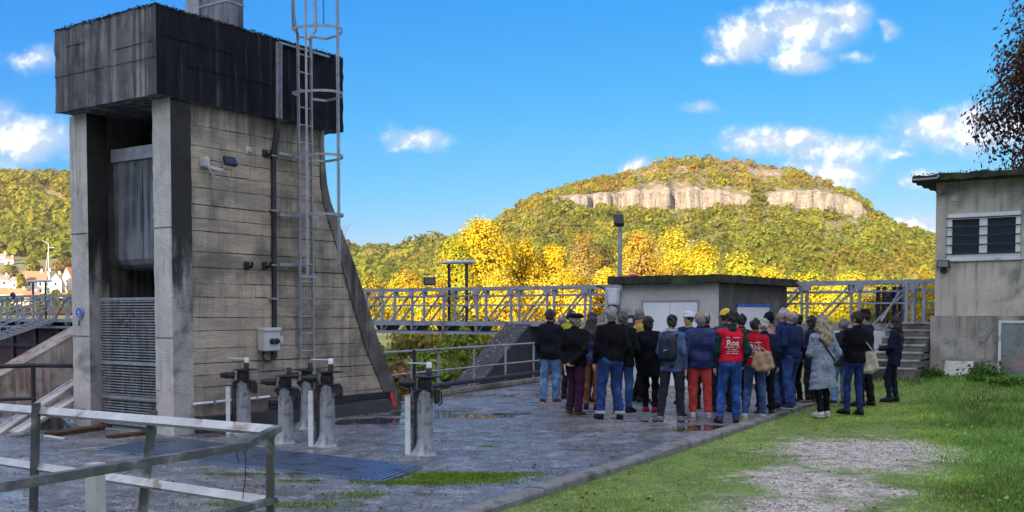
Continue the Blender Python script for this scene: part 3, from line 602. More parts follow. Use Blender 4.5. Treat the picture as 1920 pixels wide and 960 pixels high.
def floodlight(name, label, loc, rz, tilt=.5, s=1.0, bracket=True):
    t_ = thing(name, label, 'floodlight', loc, rz)
    hd = MB(); c, sn = math.cos(tilt), math.sin(tilt)
    def T(x, y, z): return (x * s, (y * c + z * sn) * s, (-y * sn + z * c) * s)
    def tb(lo, hi):
        b = MB().box(lo, hi, bev=.008); b.v = [T(*p) for p in b.v]; return b
    tb((-.15, -.07, -.10), (.15, .0, .10)).build('housing', BLACKPL, t_); tb((-.125, -.078, -.078), (.125, -.071, .078)).build('lens', GLASSM, t_)
    for i in range(3): pass
    b = MB(); [b.box((-.13 + i * .06, .002, -.08), (-.115 + i * .06, .03, .08)) for i in range(5)]; b.v = [T(*p) for p in b.v]; b.build('cooling_fins', BLACKPL, t_)
    if bracket: MB().tube([T(-.16, 0, 0), (-.16 * s, .06 * s, -.12 * s), (-.03 * s, .10 * s, -.14 * s), (.03 * s, .10 * s, -.14 * s), (.16 * s, .06 * s, -.12 * s), T(.16, 0, 0)], .012 * s, 6).build('bracket', GALV, t_)
    return t_
fl = floodlight('floodlight', 'small black floodlight on a grey arm, high on the tower wall beside the column', Bw(430, 304, -.22), TH, .45, .68)
m = MB(); m.tube([(0, .10, -.12), (-.10, .2, -.1), (-.2, .32, -.03)], .03, 8); m.box((-.27, .20, -.08), (-.16, .33, .06), bev=.02); m.tube([(-.26, .16, .06), (-.3, .1, -.08), (-.2, .12, -.2), (-.1, .14, -.22)], .012, 6); m.build('sensor_arm', PLASTIC, fl)
for (u, v) in ((465, 283), (462, 498), (496, 498), (497, 288)):
    k = thing('wall_bracket', {(465, 283): 'pale concrete stub right of the tower floodlight', (462, 498): 'rusty wall hook left of the pair above the switch box', (496, 498): 'rusty wall hook beside the conduit above the switch box', (497, 288): 'dark bolt bracket beside the bend of the conduit'}[(u, v)], 'bracket', Bw(u, v, .085), TH)
    m = MB(); m.box((-.05, -.03, -.06), (.05, .03, .06), bev=.012); m.tube([(0, -.03, -.02), (.02, -.10, -.02), (.02, -.11, .05)], .022, 7); m.build('hook', PALE if u == 465 else IRON, k)
sg = thing('mandatory_sign', 'round blue sign with a white walking figure on the left column', 'sign', TC + DB * (CF - .02) + DA * 2.235 + Vector((0, 0, 1.715)), TH)
m = MB().lathe([(.085, 0), (.09, -.006), (.085, -.012)], 28, (0, 0, 0), axis='x'); m.build('disc', BLUES, sg)
m = MB().tube([(-.0125, .083 * math.cos(k * .2244), .083 * math.sin(k * .2244)) for k in range(28)], .005, 6, closed=True)
m.build('rim', WHITEP, sg)
m = MB(); X = -.0152
def S2(pts): m.add([(X, -p, q) for p, q in pts], [tuple(range(len(pts)))])
S2([(.012 * math.cos(k * .785) , .045 + .012 * math.sin(k * .785)) for k in range(8)]); S2([(-.014, .03), (.014, .028), (.012, -.012), (-.012, -.01)]); S2([(-.012, -.012), (0, -.012), (-.016, -.06), (-.028, -.058)]); S2([(0, -.012), (.012, -.012), (.03, -.055), (.018, -.06)]); S2([(-.016, .026), (-.010, .018), (-.034, -.008), (-.04, -.002)]); S2([(.014, .026), (.034, .004), (.028, -.002), (.01, .016)])
m.build('pictogram', WHITEP, sg)
m = MB(); m.bar((-.004, .0, -.11), (-.004, .03, -.19), .012, .006); m.bar((-.004, .02, -.125), (-.004, -.01, -.20), .012, .006); m.build('wire_twist', DARKRAIL, sg)
# ladder with safety cage
lad = thing('caged_ladder', 'galvanised ladder with safety cage fixed to the tower wall', 'ladder', TC, TH)
def rail_pts(us_vs, y): return [loc2(lad, u, v, 'y', y) for u, v in us_vs]
yl = -.13; LT = loc2(lad, 575, 80, 'y', yl); lx0, lx1 = loc2(lad, 561, 400, 'y', yl).x, loc2(lad, 585, 400, 'y', yl).x
zbot = loc2(lad, 575, 672, 'y', yl).z; ztop = TZT + .15
for x in (lx0, lx1): MB().bar((x, yl, zbot), (x, yl, ztop), .024, .045, up=(0, 1, 0)).build('rail', GALV, lad)
for x, dx in ((lx0, -.09), (lx1, .10)): MB().tube([(x, yl, ztop - .02), (x + dx * .4, yl, ztop + .06), (x + dx, yl, ztop + .10), (x + dx, yl, ztop + 1.6)], .026, 8).build('walk_through_rail', GALV, lad)
z = zbot + .12
while z < ztop: MB().tube([(lx0, yl, z), (lx1, yl, z)], .013, 7).build('rung', GALV, lad); z += .27
xc = (lx0 + lx1) / 2; hw = .36; dp = .72
def hoop(z): return [(lx0, yl, z)] + [(xc - math.cos(k * math.pi / 14) * hw, yl - .10 - math.sin(k * math.pi / 14) * (dp - .10), z) for k in range(15)] + [(lx1, yl, z)]
hz = [loc2(lad, 560, v, 'y', yl).z for v in (496, 405, 296, 180, 62)]
for z in hz[1:] + [hz[-1] + 1.0]:
    h = hoop(z); m = MB(); [m.bar(p, q, .008, .038) for p, q in zip(h[:-1], h[1:])]; m.build('cage_hoop', GALV, lad)
MB().bar((lx0 - .02, yl, hz[0] - .18), (lx1 + .06, yl - .02, hz[0] - .18), .03, .04).build('cage_foot', GALV, lad)
for k in (2, 7, 12):
    p = hoop(0)[1 + k]; MB().bar((p[0], p[1], hz[0] - (.0 if k != 2 else .2)), (p[0], p[1], ztop + 1.7), .034, .012, up=(p[0] - xc, p[1] - yl, 0)).build('cage_bar', GALV, lad)
for v in (292, 497, 405):
    z = loc2(lad, 545, v, 'y', .0).z; m = MB(); m.bar((lx0 - .32, -.02, z), (lx1 + .05, -.02, z), .05, .045); m.bar((lx0, .06, z), (lx0, yl, z), .03, .03); m.bar((lx1, .06, z), (lx1, yl, z), .03, .03); m.build('wall_bracket', GALV, lad)
m = MB(); m.bar((lx0 - .3, -.02, TZT - .05), (lx1 + .5, -.02, TZT - .05), .06, .03); m.build('top_tie', GALV, lad)
def chain(p, q, sag, parent, n=16):
    for i in range(n):
        f0, f1 = i / n, (i + 1) / n; a = Vector(p).lerp(Vector(q), f0); b = Vector(p).lerp(Vector(q), f1)
        a.z -= sag * 4 * f0 * (1 - f0); b.z -= sag * 4 * f1 * (1 - f1); d = (b - a); sd = d.cross(Vector((1, .3, 0)) if i % 2 else Vector((.3, 1, .2))).normalized() * .012
        MB().tube([a, a + d * .5 + sd, b + d * .1, a + d * .5 - sd], .005, 5, closed=True).build('chain_link', DARKRAIL, parent)
ch = thing('safety_chain', 'short hanging chain at the top of the ladder cage', 'chain', TC, TH)
cx = loc2(lad, 606, 20, 'y', -.5); chain((cx.x, -.5, ztop + .9), (cx.x + .01, -.5, loc2(lad, 606, 48, 'y', -.5).z), 0, ch, 18)
ch2 = thing('safety_chain', 'chain looped at the foot of the walk through rail on the block edge', 'chain', TC, TH)
chain((lx0 - .1, yl, ztop + .45), (lx0 - .02, yl - .03, ztop - .12), .02, ch2, 14)
# pipes along the foot of the tower
wp = thing('white_pipe', 'thin white pipe along the foot of the tower wall', 'pipe', TC, TH)
m = MB(); m.tube([Bp(362, 758, .02), Bp(505, 744, .02)], .022, 8); m.build('tube', WHITEP, wp)
for u, v in ((400, 754), (480, 747)): p = Bp(u, v, .03); MB().box((p.x - .02, -.01, p.z - .03), (p.x + .02, .09, p.z + .03)).build('clip', GALV, wp)
cb = thing('cable_bundle', 'bundle of black cables on brackets along the tower foot', 'cable', TC, TH)
for i in range(4):
    pts = [Bp(505, 752 + i * 4, -.02 - .02 * (i % 2)), Bp(560, 751 + i * 4, -.03), Bp(640, 744 + i * 4, -.02), Bp(735, 735 + i * 4, -.02)]
    MB().tube(pts, .02, 7).build('cable', BLACKPL if i != 1 else DARKRAIL, cb)
rb = thing('red_tape', 'red plastic tape tied to the cable end at the tower corner', 'tape', Bw(733, 745, -.06), TH)
m = MB(); m.add([(-.02, 0, .08), (.03, -.01, .09), (.02, -.05, -.02), (.06, -.08, -.14), (-.01, -.06, -.15), (-.03, -.04, -.02), (-.05, -.02, -.12)], [(0, 1, 2, 5), (5, 2, 3, 4), (0, 5, 6)]); m.tube([(0, 0, .08), (.02, -.03, 0), (.01, -.07, -.15)], .014, 6); m.build('strip', REDM, rb)
m = MB(); m.prism([(.6, 0), (.6, .24), (2.8, .20), (4.6, .22), (4.6, 0)], -.10, .09, 'y'); tag(m.build('dark_plinth', DARKPIER, tower))

# ================================================================ VALVE PEDESTALS
def pedestal(u, v, vtop, label, wheel_az, bar=True, post=True, hfull=None):
    g = gp(u, v); t_ = thing('valve_pedestal', label, 'valve pedestal', g, 0, 'valve pedestals in front of the tower')
    h = (pt(u, vtop, g.y).z) - .16; hb = h - .16                      # h: top of the gearbox
    rr = .088
    MB().lathe([(.185, 0), (.18, .012), (.155, .03), (.128, .07), (.110, .12), (.103, .18), (.100, .3), (.096, .55), (.090, hb - .02), (.094, hb)], 26, mod=lambda a, z: 1 + (.09 * math.cos(a * 9) * max(0, 1 - z / .16))).build('column', PEDEST, t_)
    m = MB(); m.box((-.12, -.09, hb - .03), (.10, .09, hb + .02), bev=.02); m.lathe([(.08, hb + .02), (.088, hb + .06), (.08, hb + .11), (.08, h)], 16); m.tube([(-.12, -.02, hb + .08), (-.22, -.03, hb + .085)], [.055, .042], 10); m.prism([(-.02, hb - .17), (.02, hb - .17), (.15, hb - .02), (-.15, hb - .02)], -.06, .06, 'y'); m.build('gearbox', IRON, t_)
    MB().lathe([(.0, h - .010), (.14, h - .010), (.172, h - .004), (.172, h + .006), (.14, h + .009), (.03, h + .014)], 26, (.04, 0, 0)).build('handwheel', IRON, t_)
    MB().lathe([(.035, h), (.035, h + .10), (.026, h + .11)], 10, (.05, 0, 0)).build('stem', IRON, t_)
    m = MB(); m.lathe([(.05, 0), (.05, -.05), (.035, -.06), (.035, -.10)], 10, (-.20, -.02, hb + .08), axis='x'); m.build('motor_shaft', IRON, t_)
    MB().lathe([(.038, 0), (.038, -.012)], 10, (-.30, -.02, hb + .08), axis='x').build('shaft_end', RUST, t_)
    MB().box((.11, -.06, hb - .17), (.18, .06, hb + .01), bev=.02).build('limit_switch_box', BLACKPL, t_)
    MB().tube([(.17, -.04, hb + .0), (.205, -.05, hb - .04), (.205, -.05, hb - .16), (.17, -.04, hb - .19)], .01, 6).build('switch_cable', BLACKPL, t_)
    if bar:
        MB().lathe([(.034, h + .10), (.034, h + .17), (.02, h + .175)], 10, (.05, 0, 0)).build('indicator_cap', WHITEP, t_)
        MB().bar((.05, 0, h + .155), (-.20, -.01, h + .165), .022, .014).build('indicator_arm', WHITEP, t_); MB().tube([(-.16, 0, h + .22), (-.16, 0, .35)], .009, 6).build('indicator_rod', GALV, t_)
    if post:
        m = MB(); m.prism([(-.235, -.06), (-.175, -.06), (-.175, -.05), (-.225, -.05), (-.225, .05), (-.235, .05)], 0.0, hb - .08, 'z'); m.build('guard_channel', WHITEP, t_)
        MB().box((-.14, -.02, .0), (-.085, .03, hb - .05)).build('spindle_guard', DARKRAIL, t_); MB().tube([(-.155, -.01, .05), (-.155, -.01, hb - .06)], .008, 6).build('spindle', RUST, t_)
    return t_
pedestal(457, 812, 672, 'left valve pedestal with white indicator arm, behind the railing corner', 0)
pedestal(536, 830, 682, 'valve pedestal without indicator arm, second from the left', 0, bar=False, post=False)
pedestal(576, 803, 674, 'rearmost valve pedestal without indicator arm, near the ladder foot', 0, bar=False, post=False)
pedestal(614, 836, 674, 'valve pedestal with white guard channel, right of the group of four', 0)
pedestal(797, 852, 681, 'lone valve pedestal at the right, standing apart from the other four', 0)

# ================================================================ FOREGROUND RAILING
def zat(u, v, Y): return pt(u, v, Y).z
fr = thing('foreground_railing', 'worn grey corner railing of flat steel bars in front', 'railing', (-1.1, 4.6, 0), 0); o = Vector(fr.location)
ZR = 1.13
def L(p): return p - o
c0 = gp(520, 797, ZR); b0 = gp(0, 756, ZR); f0 = gp(0, 903, ZR); fm_ = gp(455, 829, ZR)
bx = c0 + (b0 - c0) * 1.5; fx = fm_ + (f0 - fm_) * 1.35
def flatbar(name, pts, ht, wd, mi=RAILP, tilt=(0, 0, 1)):
    m = MB(); [m.bar(L(p), L(q), wd, ht, up=tilt) for p, q in zip(pts[:-1], pts[1:])]; return m.build(name, mi, fr)
dn = Vector((0, 0, .03))
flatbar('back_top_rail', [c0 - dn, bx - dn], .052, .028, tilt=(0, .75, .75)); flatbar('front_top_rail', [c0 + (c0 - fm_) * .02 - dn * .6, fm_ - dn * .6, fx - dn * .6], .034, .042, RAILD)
cm0 = pt(498, 940, c0.y - .04); bm0 = pt(0, 865, b0.y); flatbar('back_mid_rail', [cm0, bm0 + (bm0 - cm0) * .5], .05, .03, tilt=(0, .75, .75))
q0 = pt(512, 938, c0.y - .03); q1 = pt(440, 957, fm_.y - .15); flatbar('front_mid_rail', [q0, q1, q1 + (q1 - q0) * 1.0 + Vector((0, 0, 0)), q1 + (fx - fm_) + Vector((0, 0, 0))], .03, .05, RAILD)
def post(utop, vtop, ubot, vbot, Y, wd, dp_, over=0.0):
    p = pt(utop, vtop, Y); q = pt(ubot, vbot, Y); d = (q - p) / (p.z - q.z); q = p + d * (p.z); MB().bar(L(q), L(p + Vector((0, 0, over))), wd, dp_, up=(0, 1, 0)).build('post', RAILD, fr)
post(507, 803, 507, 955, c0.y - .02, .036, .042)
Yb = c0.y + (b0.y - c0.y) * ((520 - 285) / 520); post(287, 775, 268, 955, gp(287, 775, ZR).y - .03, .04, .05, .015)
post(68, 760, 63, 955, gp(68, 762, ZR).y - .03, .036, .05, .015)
p_ = gp(178, 868, ZR - .02); m = MB(); m.bar(L(Vector((p_.x, p_.y, 0))), L(p_), .055, .055, up=(.35, 1, 0)); m.build('post', RAILP, fr)
wr = thing('tangled_wire', 'thin dark wire tied round the corner of the railing', 'wire', (0, 0, 0))
for pts in ([(462, 820), (470, 835), (458, 845), (445, 835)], [(458, 838), (461, 870), (460, 900), (455, 935)], [(446, 838), (444, 855), (448, 866)]):
    MB().tube([pt(u, v, c0.y + .02) for u, v in pts], .003, 5).build('strand', BLACKPL, wr)
# dark pipe railing left of the tower
dr = thing('dark_pipe_railing', 'dark pipe railing left of the tower column', 'railing', (0, 0, 0))
e0, e1, e2 = pt(145, 686, 15.9), pt(62, 685, 15.6), pt(-90, 690, 15.3)
MB().tube([e0, e1, e2], .035, 8).build('top_rail', DARKRAIL, dr); MB().tube([pt(62, 747, 15.6), pt(-90, 752, 15.3)], .028, 8).build('mid_rail', DARKRAIL, dr)
MB().tube([Vector((e1.x, e1.y, -.1)), e1], .035, 8).build('post', DARKRAIL, dr); MB().lathe([(.06, 0), (.06, .03)], 10, tuple(e0)).build('flange', DARKRAIL, dr)
# leaning planks and loose pieces at the tower foot
for i, (a_, b_, lb) in enumerate((((-20, 822, 14.2), (148, 712, 16.2), 'long pale ribbed plank leaning up behind the left column, upper of two'), ((30, 812, 14.0), (150, 742, 16.0), 'pale ribbed plank leaning up behind the left column, lower of two'))):
    p, q = pt(*a_), pt(*b_); tk = thing('leaning_plank', lb, 'plank', p, 0, 'planks leaning by the tower')
    m = MB(); d = (q - p)
    m.bar((0, 0, 0), d, .17, .035, up=(0, -.5, .8)); m.build('board', PALE, tk)
    m = MB(); sd = d.normalized().cross(Vector((0, -.5, .8))).normalized()
    for k in (-.07, .07): m.bar(sd * k + Vector((0, -.012, .018)), d + sd * k + Vector((0, -.012, .018)), .03, .022, up=(0, -.5, .8))
    m.build('ribs', PALE, tk)
bk = thing('small_trestle', 'small dark trestle block beside the leaning planks', 'block', gp(97, 805))
m = MB(); m.prism([(-.14, 0), (.14, 0), (.09, .28), (-.09, .28)], -.1, .1, 'y'); m.bar((.05, 0, .24), (.3, -.03, .0), .05, .04); m.bar((-.2, 0, .25), (.45, .1, .27), .05, .05); m.build('body', STAIN, bk)
for k, (u0, v0, u1, v1, w_, hh, mt, lb) in enumerate(((95, 818, 200, 803, .22, .05, RUST, 'rusty flat steel length lying before the wire gate'), (200, 806, 265, 811, .05, .03, GALV, 'pale thin bar lying at the foot of the wire gate'), (85, 819, 118, 824, .05, .02, WHITEP, 'short white strip lying on the ground near the railing'), (205, 822, 290, 812, .16, .035, RUST, 'rusty plate lying in front of the gate and column'))):
    p, q = gp(u0, v0), gp(u1, v1); z = Vector((0, 0, hh / 2 + .004)); tk = thing('loose_steel', lb, 'steel bar', p); MB().bar(z, q - p + z, w_, hh).build('bar', mt, tk)

# ================================================================ FAR RAILING ON THE PLATFORM EDGE
fr2 = thing('platform_railing', 'grey tube railing along the far platform edge', 'railing', RA, math.atan2(rdv.y, rdv.x))
Lr = (RB - RA).length
for z, r_, nm in ((.96, .024, 'top_rail'), (.52, .02, 'mid_rail')): MB().tube([(-1.6, 0, z), (Lr + .6, 0, z)], r_, 8).build(nm, BRIDGE, fr2)
MB().tube([(-.12, -.05, .98), (-.12, -.05, -.0)], .034, 8).build('end_post', DARKRAIL, fr2)
for k in range(4): x = .9 + k * 1.55; MB().bar((x, 0, 0), (x, 0, .95), .05, .012, up=(1, 0, 0)).build('post', BRIDGE, fr2)
MB().box((-.4, -.10, .02), (Lr + .9, .06, .10)).build('kerb_beam', PIERC, fr2); MB().tube([(-.3, -.09, .22), (Lr + .8, -.09, .24)], .05, 8).build('pipe', DARKRAIL, fr2)

# ================================================================ FOOTBRIDGE OVER THE DAM
br = thing('truss_footbridge', 'long grey steel truss footbridge across the dam', 'bridge', BR0, TH)
BZ, DZ, LZ = 2.45, 1.42, 1.10; PN = 1.25; y0_, y1_ = -16.0, 31.0; WB = 1.25
for x in (0, WB):
    MB().box((x - .045, y0_, BZ - .05), (x + .045, y1_, BZ + .03)).build('top_chord', BRIDGE, br)
    for z in (2.22, 1.94): MB().box((x - .02, y0_, z - .02), (x + .02, y1_, z + .02)).build('guard_rail', BRIDGE, br)
    MB().box((x - .05, y0_, DZ - .10), (x + .05, y1_, DZ + .03)).build('deck_beam', BRIDGE, br)
    MB().box((x - .06, -1.5, LZ - .04), (x + .06, y1_, LZ + .05)).build('lower_flange', BRIDGE, br)
MB().box((.055, y0_, DZ - .05), (WB - .055, y1_, DZ - .02)).build('deck_plate', GALV, br)
def once(fn): return fn()
pm_ = MB().box((-.03, -.03, 0), (.03, .03, BZ - .055 - DZ - .035)).mesh('post', BRIDGE); gm_ = MB().box((-.02, -.10, 0), (.02, .10, .15)).mesh('gusset', BRIDGE)
hm_ = MB().prism([(-.03, DZ - .105), (.03, DZ - .105), (.03, LZ + .06), (-.03, LZ + .06)], -.06, .06, 'x').mesh('hanger', BRIDGE)
dm_ = MB().bar((0, PN - .06, LZ + .08 - DZ), (0, .06, BZ - .08 - DZ), .045, .05, up=(1, 0, 0)).mesh('diagonal', BRIDGE)
km_ = MB().prism([(0, DZ - .11), (WB - .1, DZ - .11), (WB - .25, LZ + .06), (.15, LZ + .06)], -.05, .05, 'y').mesh('cross_bracket', DARKRAIL)
i = 0; y = y0_ + .05
while y < y1_:
    for x in (0, WB):
        yy = y + (.55 if x else 0)
        put('post', pm_, br, (x, yy, DZ + .035)); put('gusset', gm_, br, (x - .048 if x == 0 else x + .048, yy, BZ - .20))
        if y > -1.4: put('hanger', hm_, br, (x, yy, 0))
        put('diagonal', dm_, br, (x + (.052 if x == 0 else -.052), yy, DZ))
    if y > -1.4: put('cross_bracket', km_, br, (.05, y + .3, 0))
    y += PN
MB().box((-.30, -13.0, .72), (-.08, -6.3, DZ - .12)).build('abutment_panel', WHITEP, br)
# what stands on the bridge
def br_at(u, xo=0.0):
    d = ray(u, VH); n = DB; b = BR0 + DB * xo; t_ = b.dot(n) / d.dot(n); return Vector((d.x * t_, d.y * t_, 0))
for (u, vtop, lb) in ((861, 491, 'two legged light bar standing on the bridge before yellow trees'), (76, 527, 'two legged light bar on the bridge left of the tower, village behind')):
    p = br_at(u, .6); hz_ = pt(u, vtop, p.y).z; t_ = thing('light_bar', lb, 'lamp', (p.x, p.y, DZ), TH, 'light bars on the bridge')
    wd = 27 * p.y / FPX / .85
    for yy in (-wd * .55, wd * .75): MB().box((-.03, yy - .035, 0), (.03, yy + .035, hz_ - DZ - .045)).build('leg', DARKRAIL, t_)
    m = MB(); m.box((-.14, -wd - .02, hz_ - DZ - .045), (.14, wd + .12, hz_ - DZ + .045), bev=.02); m.build('lamp_housing', WHITEP, t_); MB().box((-.10, -wd + .04, hz_ - DZ - .06), (.10, wd + .06, hz_ - DZ - .047)).build('diffuser', PLASTIC, t_)
p = br_at(805); floodlight('floodlight', 'black floodlight on the bridge top chord, right of the tower', (p.x, p.y, pt(805, 528, p.y).z), .3, .2, 1.25)
p = br_at(25); floodlight('floodlight', 'black floodlight on the bridge in front of the village', (p.x, p.y, pt(25, 556, p.y).z), 1.9, .5, 1.6)
p = br_at(1162, .4); hz_ = pt(1162, 425, p.y).z; lm = thing('lamp_post', 'tall grey lamp post with a black floodlight above the cabin roof', 'lamp post', (p.x, p.y, 0), 0)
MB().lathe([(.07, 0), (.065, 2), (.055, hz_)], 12).build('pole', GALV, lm); MB().box((-.10, -.03, hz_), (.10, .03, hz_ + .06)).build('head_bracket', RUST, lm)
c, sn = math.cos(.9), math.sin(.9); m = MB().box((-.14, -.2, -.05), (.14, .16, .05), bev=.015); m.v = [(x - .04, y * c - z * sn, y * sn + z * c + hz_ + .2) for x, y, z in m.v]; m.build('lamp_head', BLACKPL, lm)
m = MB().box((-.115, -.17, -.058), (.115, .13, -.051)); m.v = [(x - .04, y * c - z * sn, y * sn + z * c + hz_ + .2) for x, y, z in m.v]; m.build('lens', PLASTIC, lm)
p = br_at(1153, -.12); cb_ = thing('control_cabinet', 'pale grey control cabinet on the bridge beside the cabin', 'cabinet', (p.x, p.y, 0), TH)
z0, z1 = pt(1150, 572, p.y).z, pt(1150, 540, p.y).z; MB().box((-.13, -.15, z0), (.0, .15, z1), bev=.015).build('casing', PLASTIC, cb_); MB().box((-.145, -.12, z0 + .04), (-.132, .12, z1 - .04)).build('door', WHITEP, cb_); MB().box((.0, -.05, DZ - .5), (.05, .05, z1)).build('stand', GALV, cb_)
m = MB(); [m.tube([(-.08, -.18 + k * .07, z0), (-.09, -.17 + k * .065, z0 - .12), (-.05, -.1 + k * .04, z0 - .3)], .009, 5) for k in range(6)]; m.build('cables', BLACKPL, cb_)
p = br_at(1140, -.05); tb = thing('steel_tube_post', 'pale round steel tube beside the control cabinet', 'post', (p.x, p.y, 0), TH)
MB().lathe([(.09, DZ - .6), (.09, BZ - .1), (.05, BZ - .04)], 14).build('tube', GALV, tb); MB().tube([(0, .02, BZ - .2), (-.05, .18, BZ - .02), (-.05, .32, BZ)], .03, 7).build('arm', DARKRAIL, tb)
for u in (1652, 1682):
    p = br_at(u, .75); rk_ = thing('lifting_rack', 'toothed black gate rack on the bridge, ' + ('left' if u < 1660 else 'right') + ' of the two beside the steps', 'rack', (p.x, p.y, 0), TH, 'gate lifting racks')
    z0, z1 = pt(u, 603, p.y).z, pt(u, 537, p.y).z
    MB().box((-.05, .03, z0), (.05, .11, z1)).build('bar', IRON, rk_); MB().box((-.05, -.11, z0), (.05, -.03, z1)).build('bar', IRON, rk_)
    m = MB(); k = z0 + .02
    while k < z1 - .03: m.box((-.04, -.03, k), (.04, .03, k + .022)); k += .055
    tag(m.build('teeth', IRON, rk_), kind='stuff')
ml = br_at(1668, .7); mo = thing('gate_drive', 'small dark gate drive motor between the racks on the bridge', 'motor', (ml.x, ml.y, 1.95), TH)
m = MB(); m.box((-.1, -.14, -.08), (.1, .14, .1), bev=.03); m.tube([(0, -.35, .02), (0, .5, .02)], .03, 8); m.lathe([(.09, 0), (.09, .16), (.05, .2)], 12, (0, 0, .1)); m.build('body', IRON, mo)

# ================================================================ DAM PIERS
def pier(name, label, utop, vtop, ulow, vlow, w_, mt, back=3.0):
    p = br_at(utop); zt_ = pt(utop, vtop, p.y).z; t_ = thing(name, label, 'pier', (p.x, p.y, 0), TH)
    e = onplane(ulow, vlow, p, DA); ll = (e - p).dot(DB); zl = e.z; sl = (zl - zt_) / ll
    pr = [(back, zt_), (back, -4), (ll * 1.9, -4), (ll * 1.9, zt_ + sl * ll * 1.9), (0, zt_)]
    MB().prism(pr, -w_, 0, 'y').build('body', mt, t_)
    pr = [(back, zt_), (0, zt_), (ll * 1.9, zt_ + sl * ll * 1.9), (ll * 1.9, zt_ + sl * ll * 1.9 + .05), (0, zt_ + .06), (back, zt_ + .06)]
    MB().prism(pr, -w_ - .03, .03, 'y').build('sloping_cap', DARKPIER if mt is DARKPIER else PIERC, t_); return t_, ll, zt_, sl, w_
def leaf_litter(t_, ll, zt_, sl, w_, n, col):
    x = RNG.uniform(ll * 1.6, 0, n); y = RNG.uniform(-w_, 0, n); c = np.stack([x, y, zt_ + sl * x + .075], 1)
    V, Q, C = leaf_quads(c, .035, np.tile(np.array(col), (n, 1)), updown=2); tag(put('fallen_leaves', bigmesh('fallen_leaves', V, Q, LEAF, tint=C), t_), kind='stuff')
a = pier('dam_pier', 'dark wedge shaped pier with pale specks on its sloping top', 952, 609, 850, 724, .80, DARKPIER, 1.2); leaf_litter(*a, 240, (.55, .52, .45))
pier('dam_pier', 'stained concrete pier with sloping top, left of the tower', 140, 611, 0, 690, 1.1, PIERC, 1.2)
gt = thing('sluice_gate', 'dark ribbed sluice gate below the bridge, left of the tower', 'gate', BR0, TH)
MB().box((.55, 22.2, -4), (.70, 45, 1.25)).build('plate', DARKPIER, gt)
for k in range(12): MB().box((.42, 22.8 + k * 1.8, -4), (.548, 22.98 + k * 1.8, 1.2)).build('rib', DARKRAIL, gt)
for z in (1.0, .2, -.7): MB().box((.45, 22.2, z), (.546, 45, z + .14)).build('rail', DARKRAIL, gt)
# steel stairs left of the tower
p = br_at(112, -.1); st = thing('steel_staircase', 'light steel staircase descending left from the bridge', 'staircase', (p.x, p.y, DZ), TH)
e = onplane(-8, 640, p, DA); ll = (e - p).dot(DB) * 1.15; zl = (e.z - DZ) * 1.15
for yy in (.35, 1.25):
    MB().bar((0, yy, 0), (ll, yy, zl), .04, .16, up=(0, 0, 1)).build('stringer', GALV, st)
    for dz in (.5, .95): MB().tube([(0, yy, dz), (ll, yy, zl + dz)], .024, 7).build('handrail', GALV, st)
    for k in range(5): MB().tube([(ll * k / 4, yy, zl * k / 4), (ll * k / 4, yy, zl * k / 4 + .95)], .022, 7).build('baluster', GALV, st)
for k in range(1, 12): MB().box((ll * k / 12 - .12, .37, zl * k / 12 - .02), (ll * k / 12 + .12, 1.23, zl * k / 12 + .02)).build('tread', GALV, st)

# ================================================================ CABIN
CC = pt(1348, 517, 21.5); CZ = CC.z
cab = thing('pump_cabin', 'small grey rendered cabin with flat mossy roof behind the crowd', 'cabin', (CC.x, CC.y, 0), TH)
cl = 2.33; cdp = 4.2
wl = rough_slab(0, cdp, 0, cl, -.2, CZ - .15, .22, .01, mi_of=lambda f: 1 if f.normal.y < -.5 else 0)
CABSIDE = mat('dark_cabin_render', (.12, .115, .10), (.075, .072, .065), 1.2, .9, bump=.5, bscale=18, stain=((.2, .19, .17), .3, 1), pit=(40, .3)); wl.build('walls', [CABWALL, CABSIDE], cab)  # much darker render on the side wall than on the front
rough_slab(-.22, cdp + .3, -.20, cl + .22, CZ - .15, CZ + .03, .12, .022).build('roof', MOSSROOF, cab)
def cabp(u, v): return loc2(cab, u, v, 'x', 0)
a, b = cabp(1308, 567), cabp(1207, 567); zt_ = a.z; dd = tag(put('double_door', None, cab))
mid = (a.y + b.y) / 2
MB().box((-.025, a.y, .12), (-.004, mid - .006, zt_), bev=.004).build('leaf', DOORP, dd); MB().box((-.025, mid + .006, .12), (-.004, b.y, zt_), bev=.004).build('leaf', DOORP, dd)
m = MB(); m.box((-.012, a.y - .05, .1), (.02, a.y - .004, zt_ + .05)); m.box((-.012, b.y + .004, .1), (.02, b.y + .05, zt_ + .05)); m.box((-.012, a.y - .003, zt_ + .004), (.02, b.y + .003, zt_ + .05)); m.build('frame', GALV, dd)
for yy in (a.y + .02, b.y - .02):
    for z in (.5, 1.55): MB().tube([(-.03, yy, z), (-.03, yy, z + .1)], .012, 6).build('hinge', DARKRAIL, dd)
sidep = lambda u, v: loc2(cab, u, v, 'y', 0)
a, b = sidep(1381, 575), sidep(1440, 574); sdp = tag(put('side_door', None, cab)); MB().box((a.x, -.03, .1), (b.x, -.004, a.z), bev=.004).build('leaf', DOORP, sdp); MB().box((a.x - .03, -.045, a.z + .004), (b.x + .03, .0, a.z + .06)).build('blue_lintel', BLUES, sdp)
p = cabp(1183, 605); mb_ = thing('wall_meter_box', 'small black meter box with pale square on the cabin wall', 'box', (cab.matrix_world @ Vector((0, 0, 0))), TH)
mb_.location = Vector((CC.x, CC.y, 0)) + DA * p.y + DB * -.005 + Vector((0, 0, p.z)); MB().box((-.09, -.17, -.18), (0, .17, .17), bev=.02).build('casing', BLACKPL, mb_); MB().box((-.097, -.09, .0), (-.091, .02, .10)).build('display', PLASTIC, mb_)
p = pt(1186, 520, 24.0); rl = thing('red_roof_light', 'flat red object lying on the cabin roof by the lamp post', 'roof light', (p.x, p.y, CZ + .02), TH)
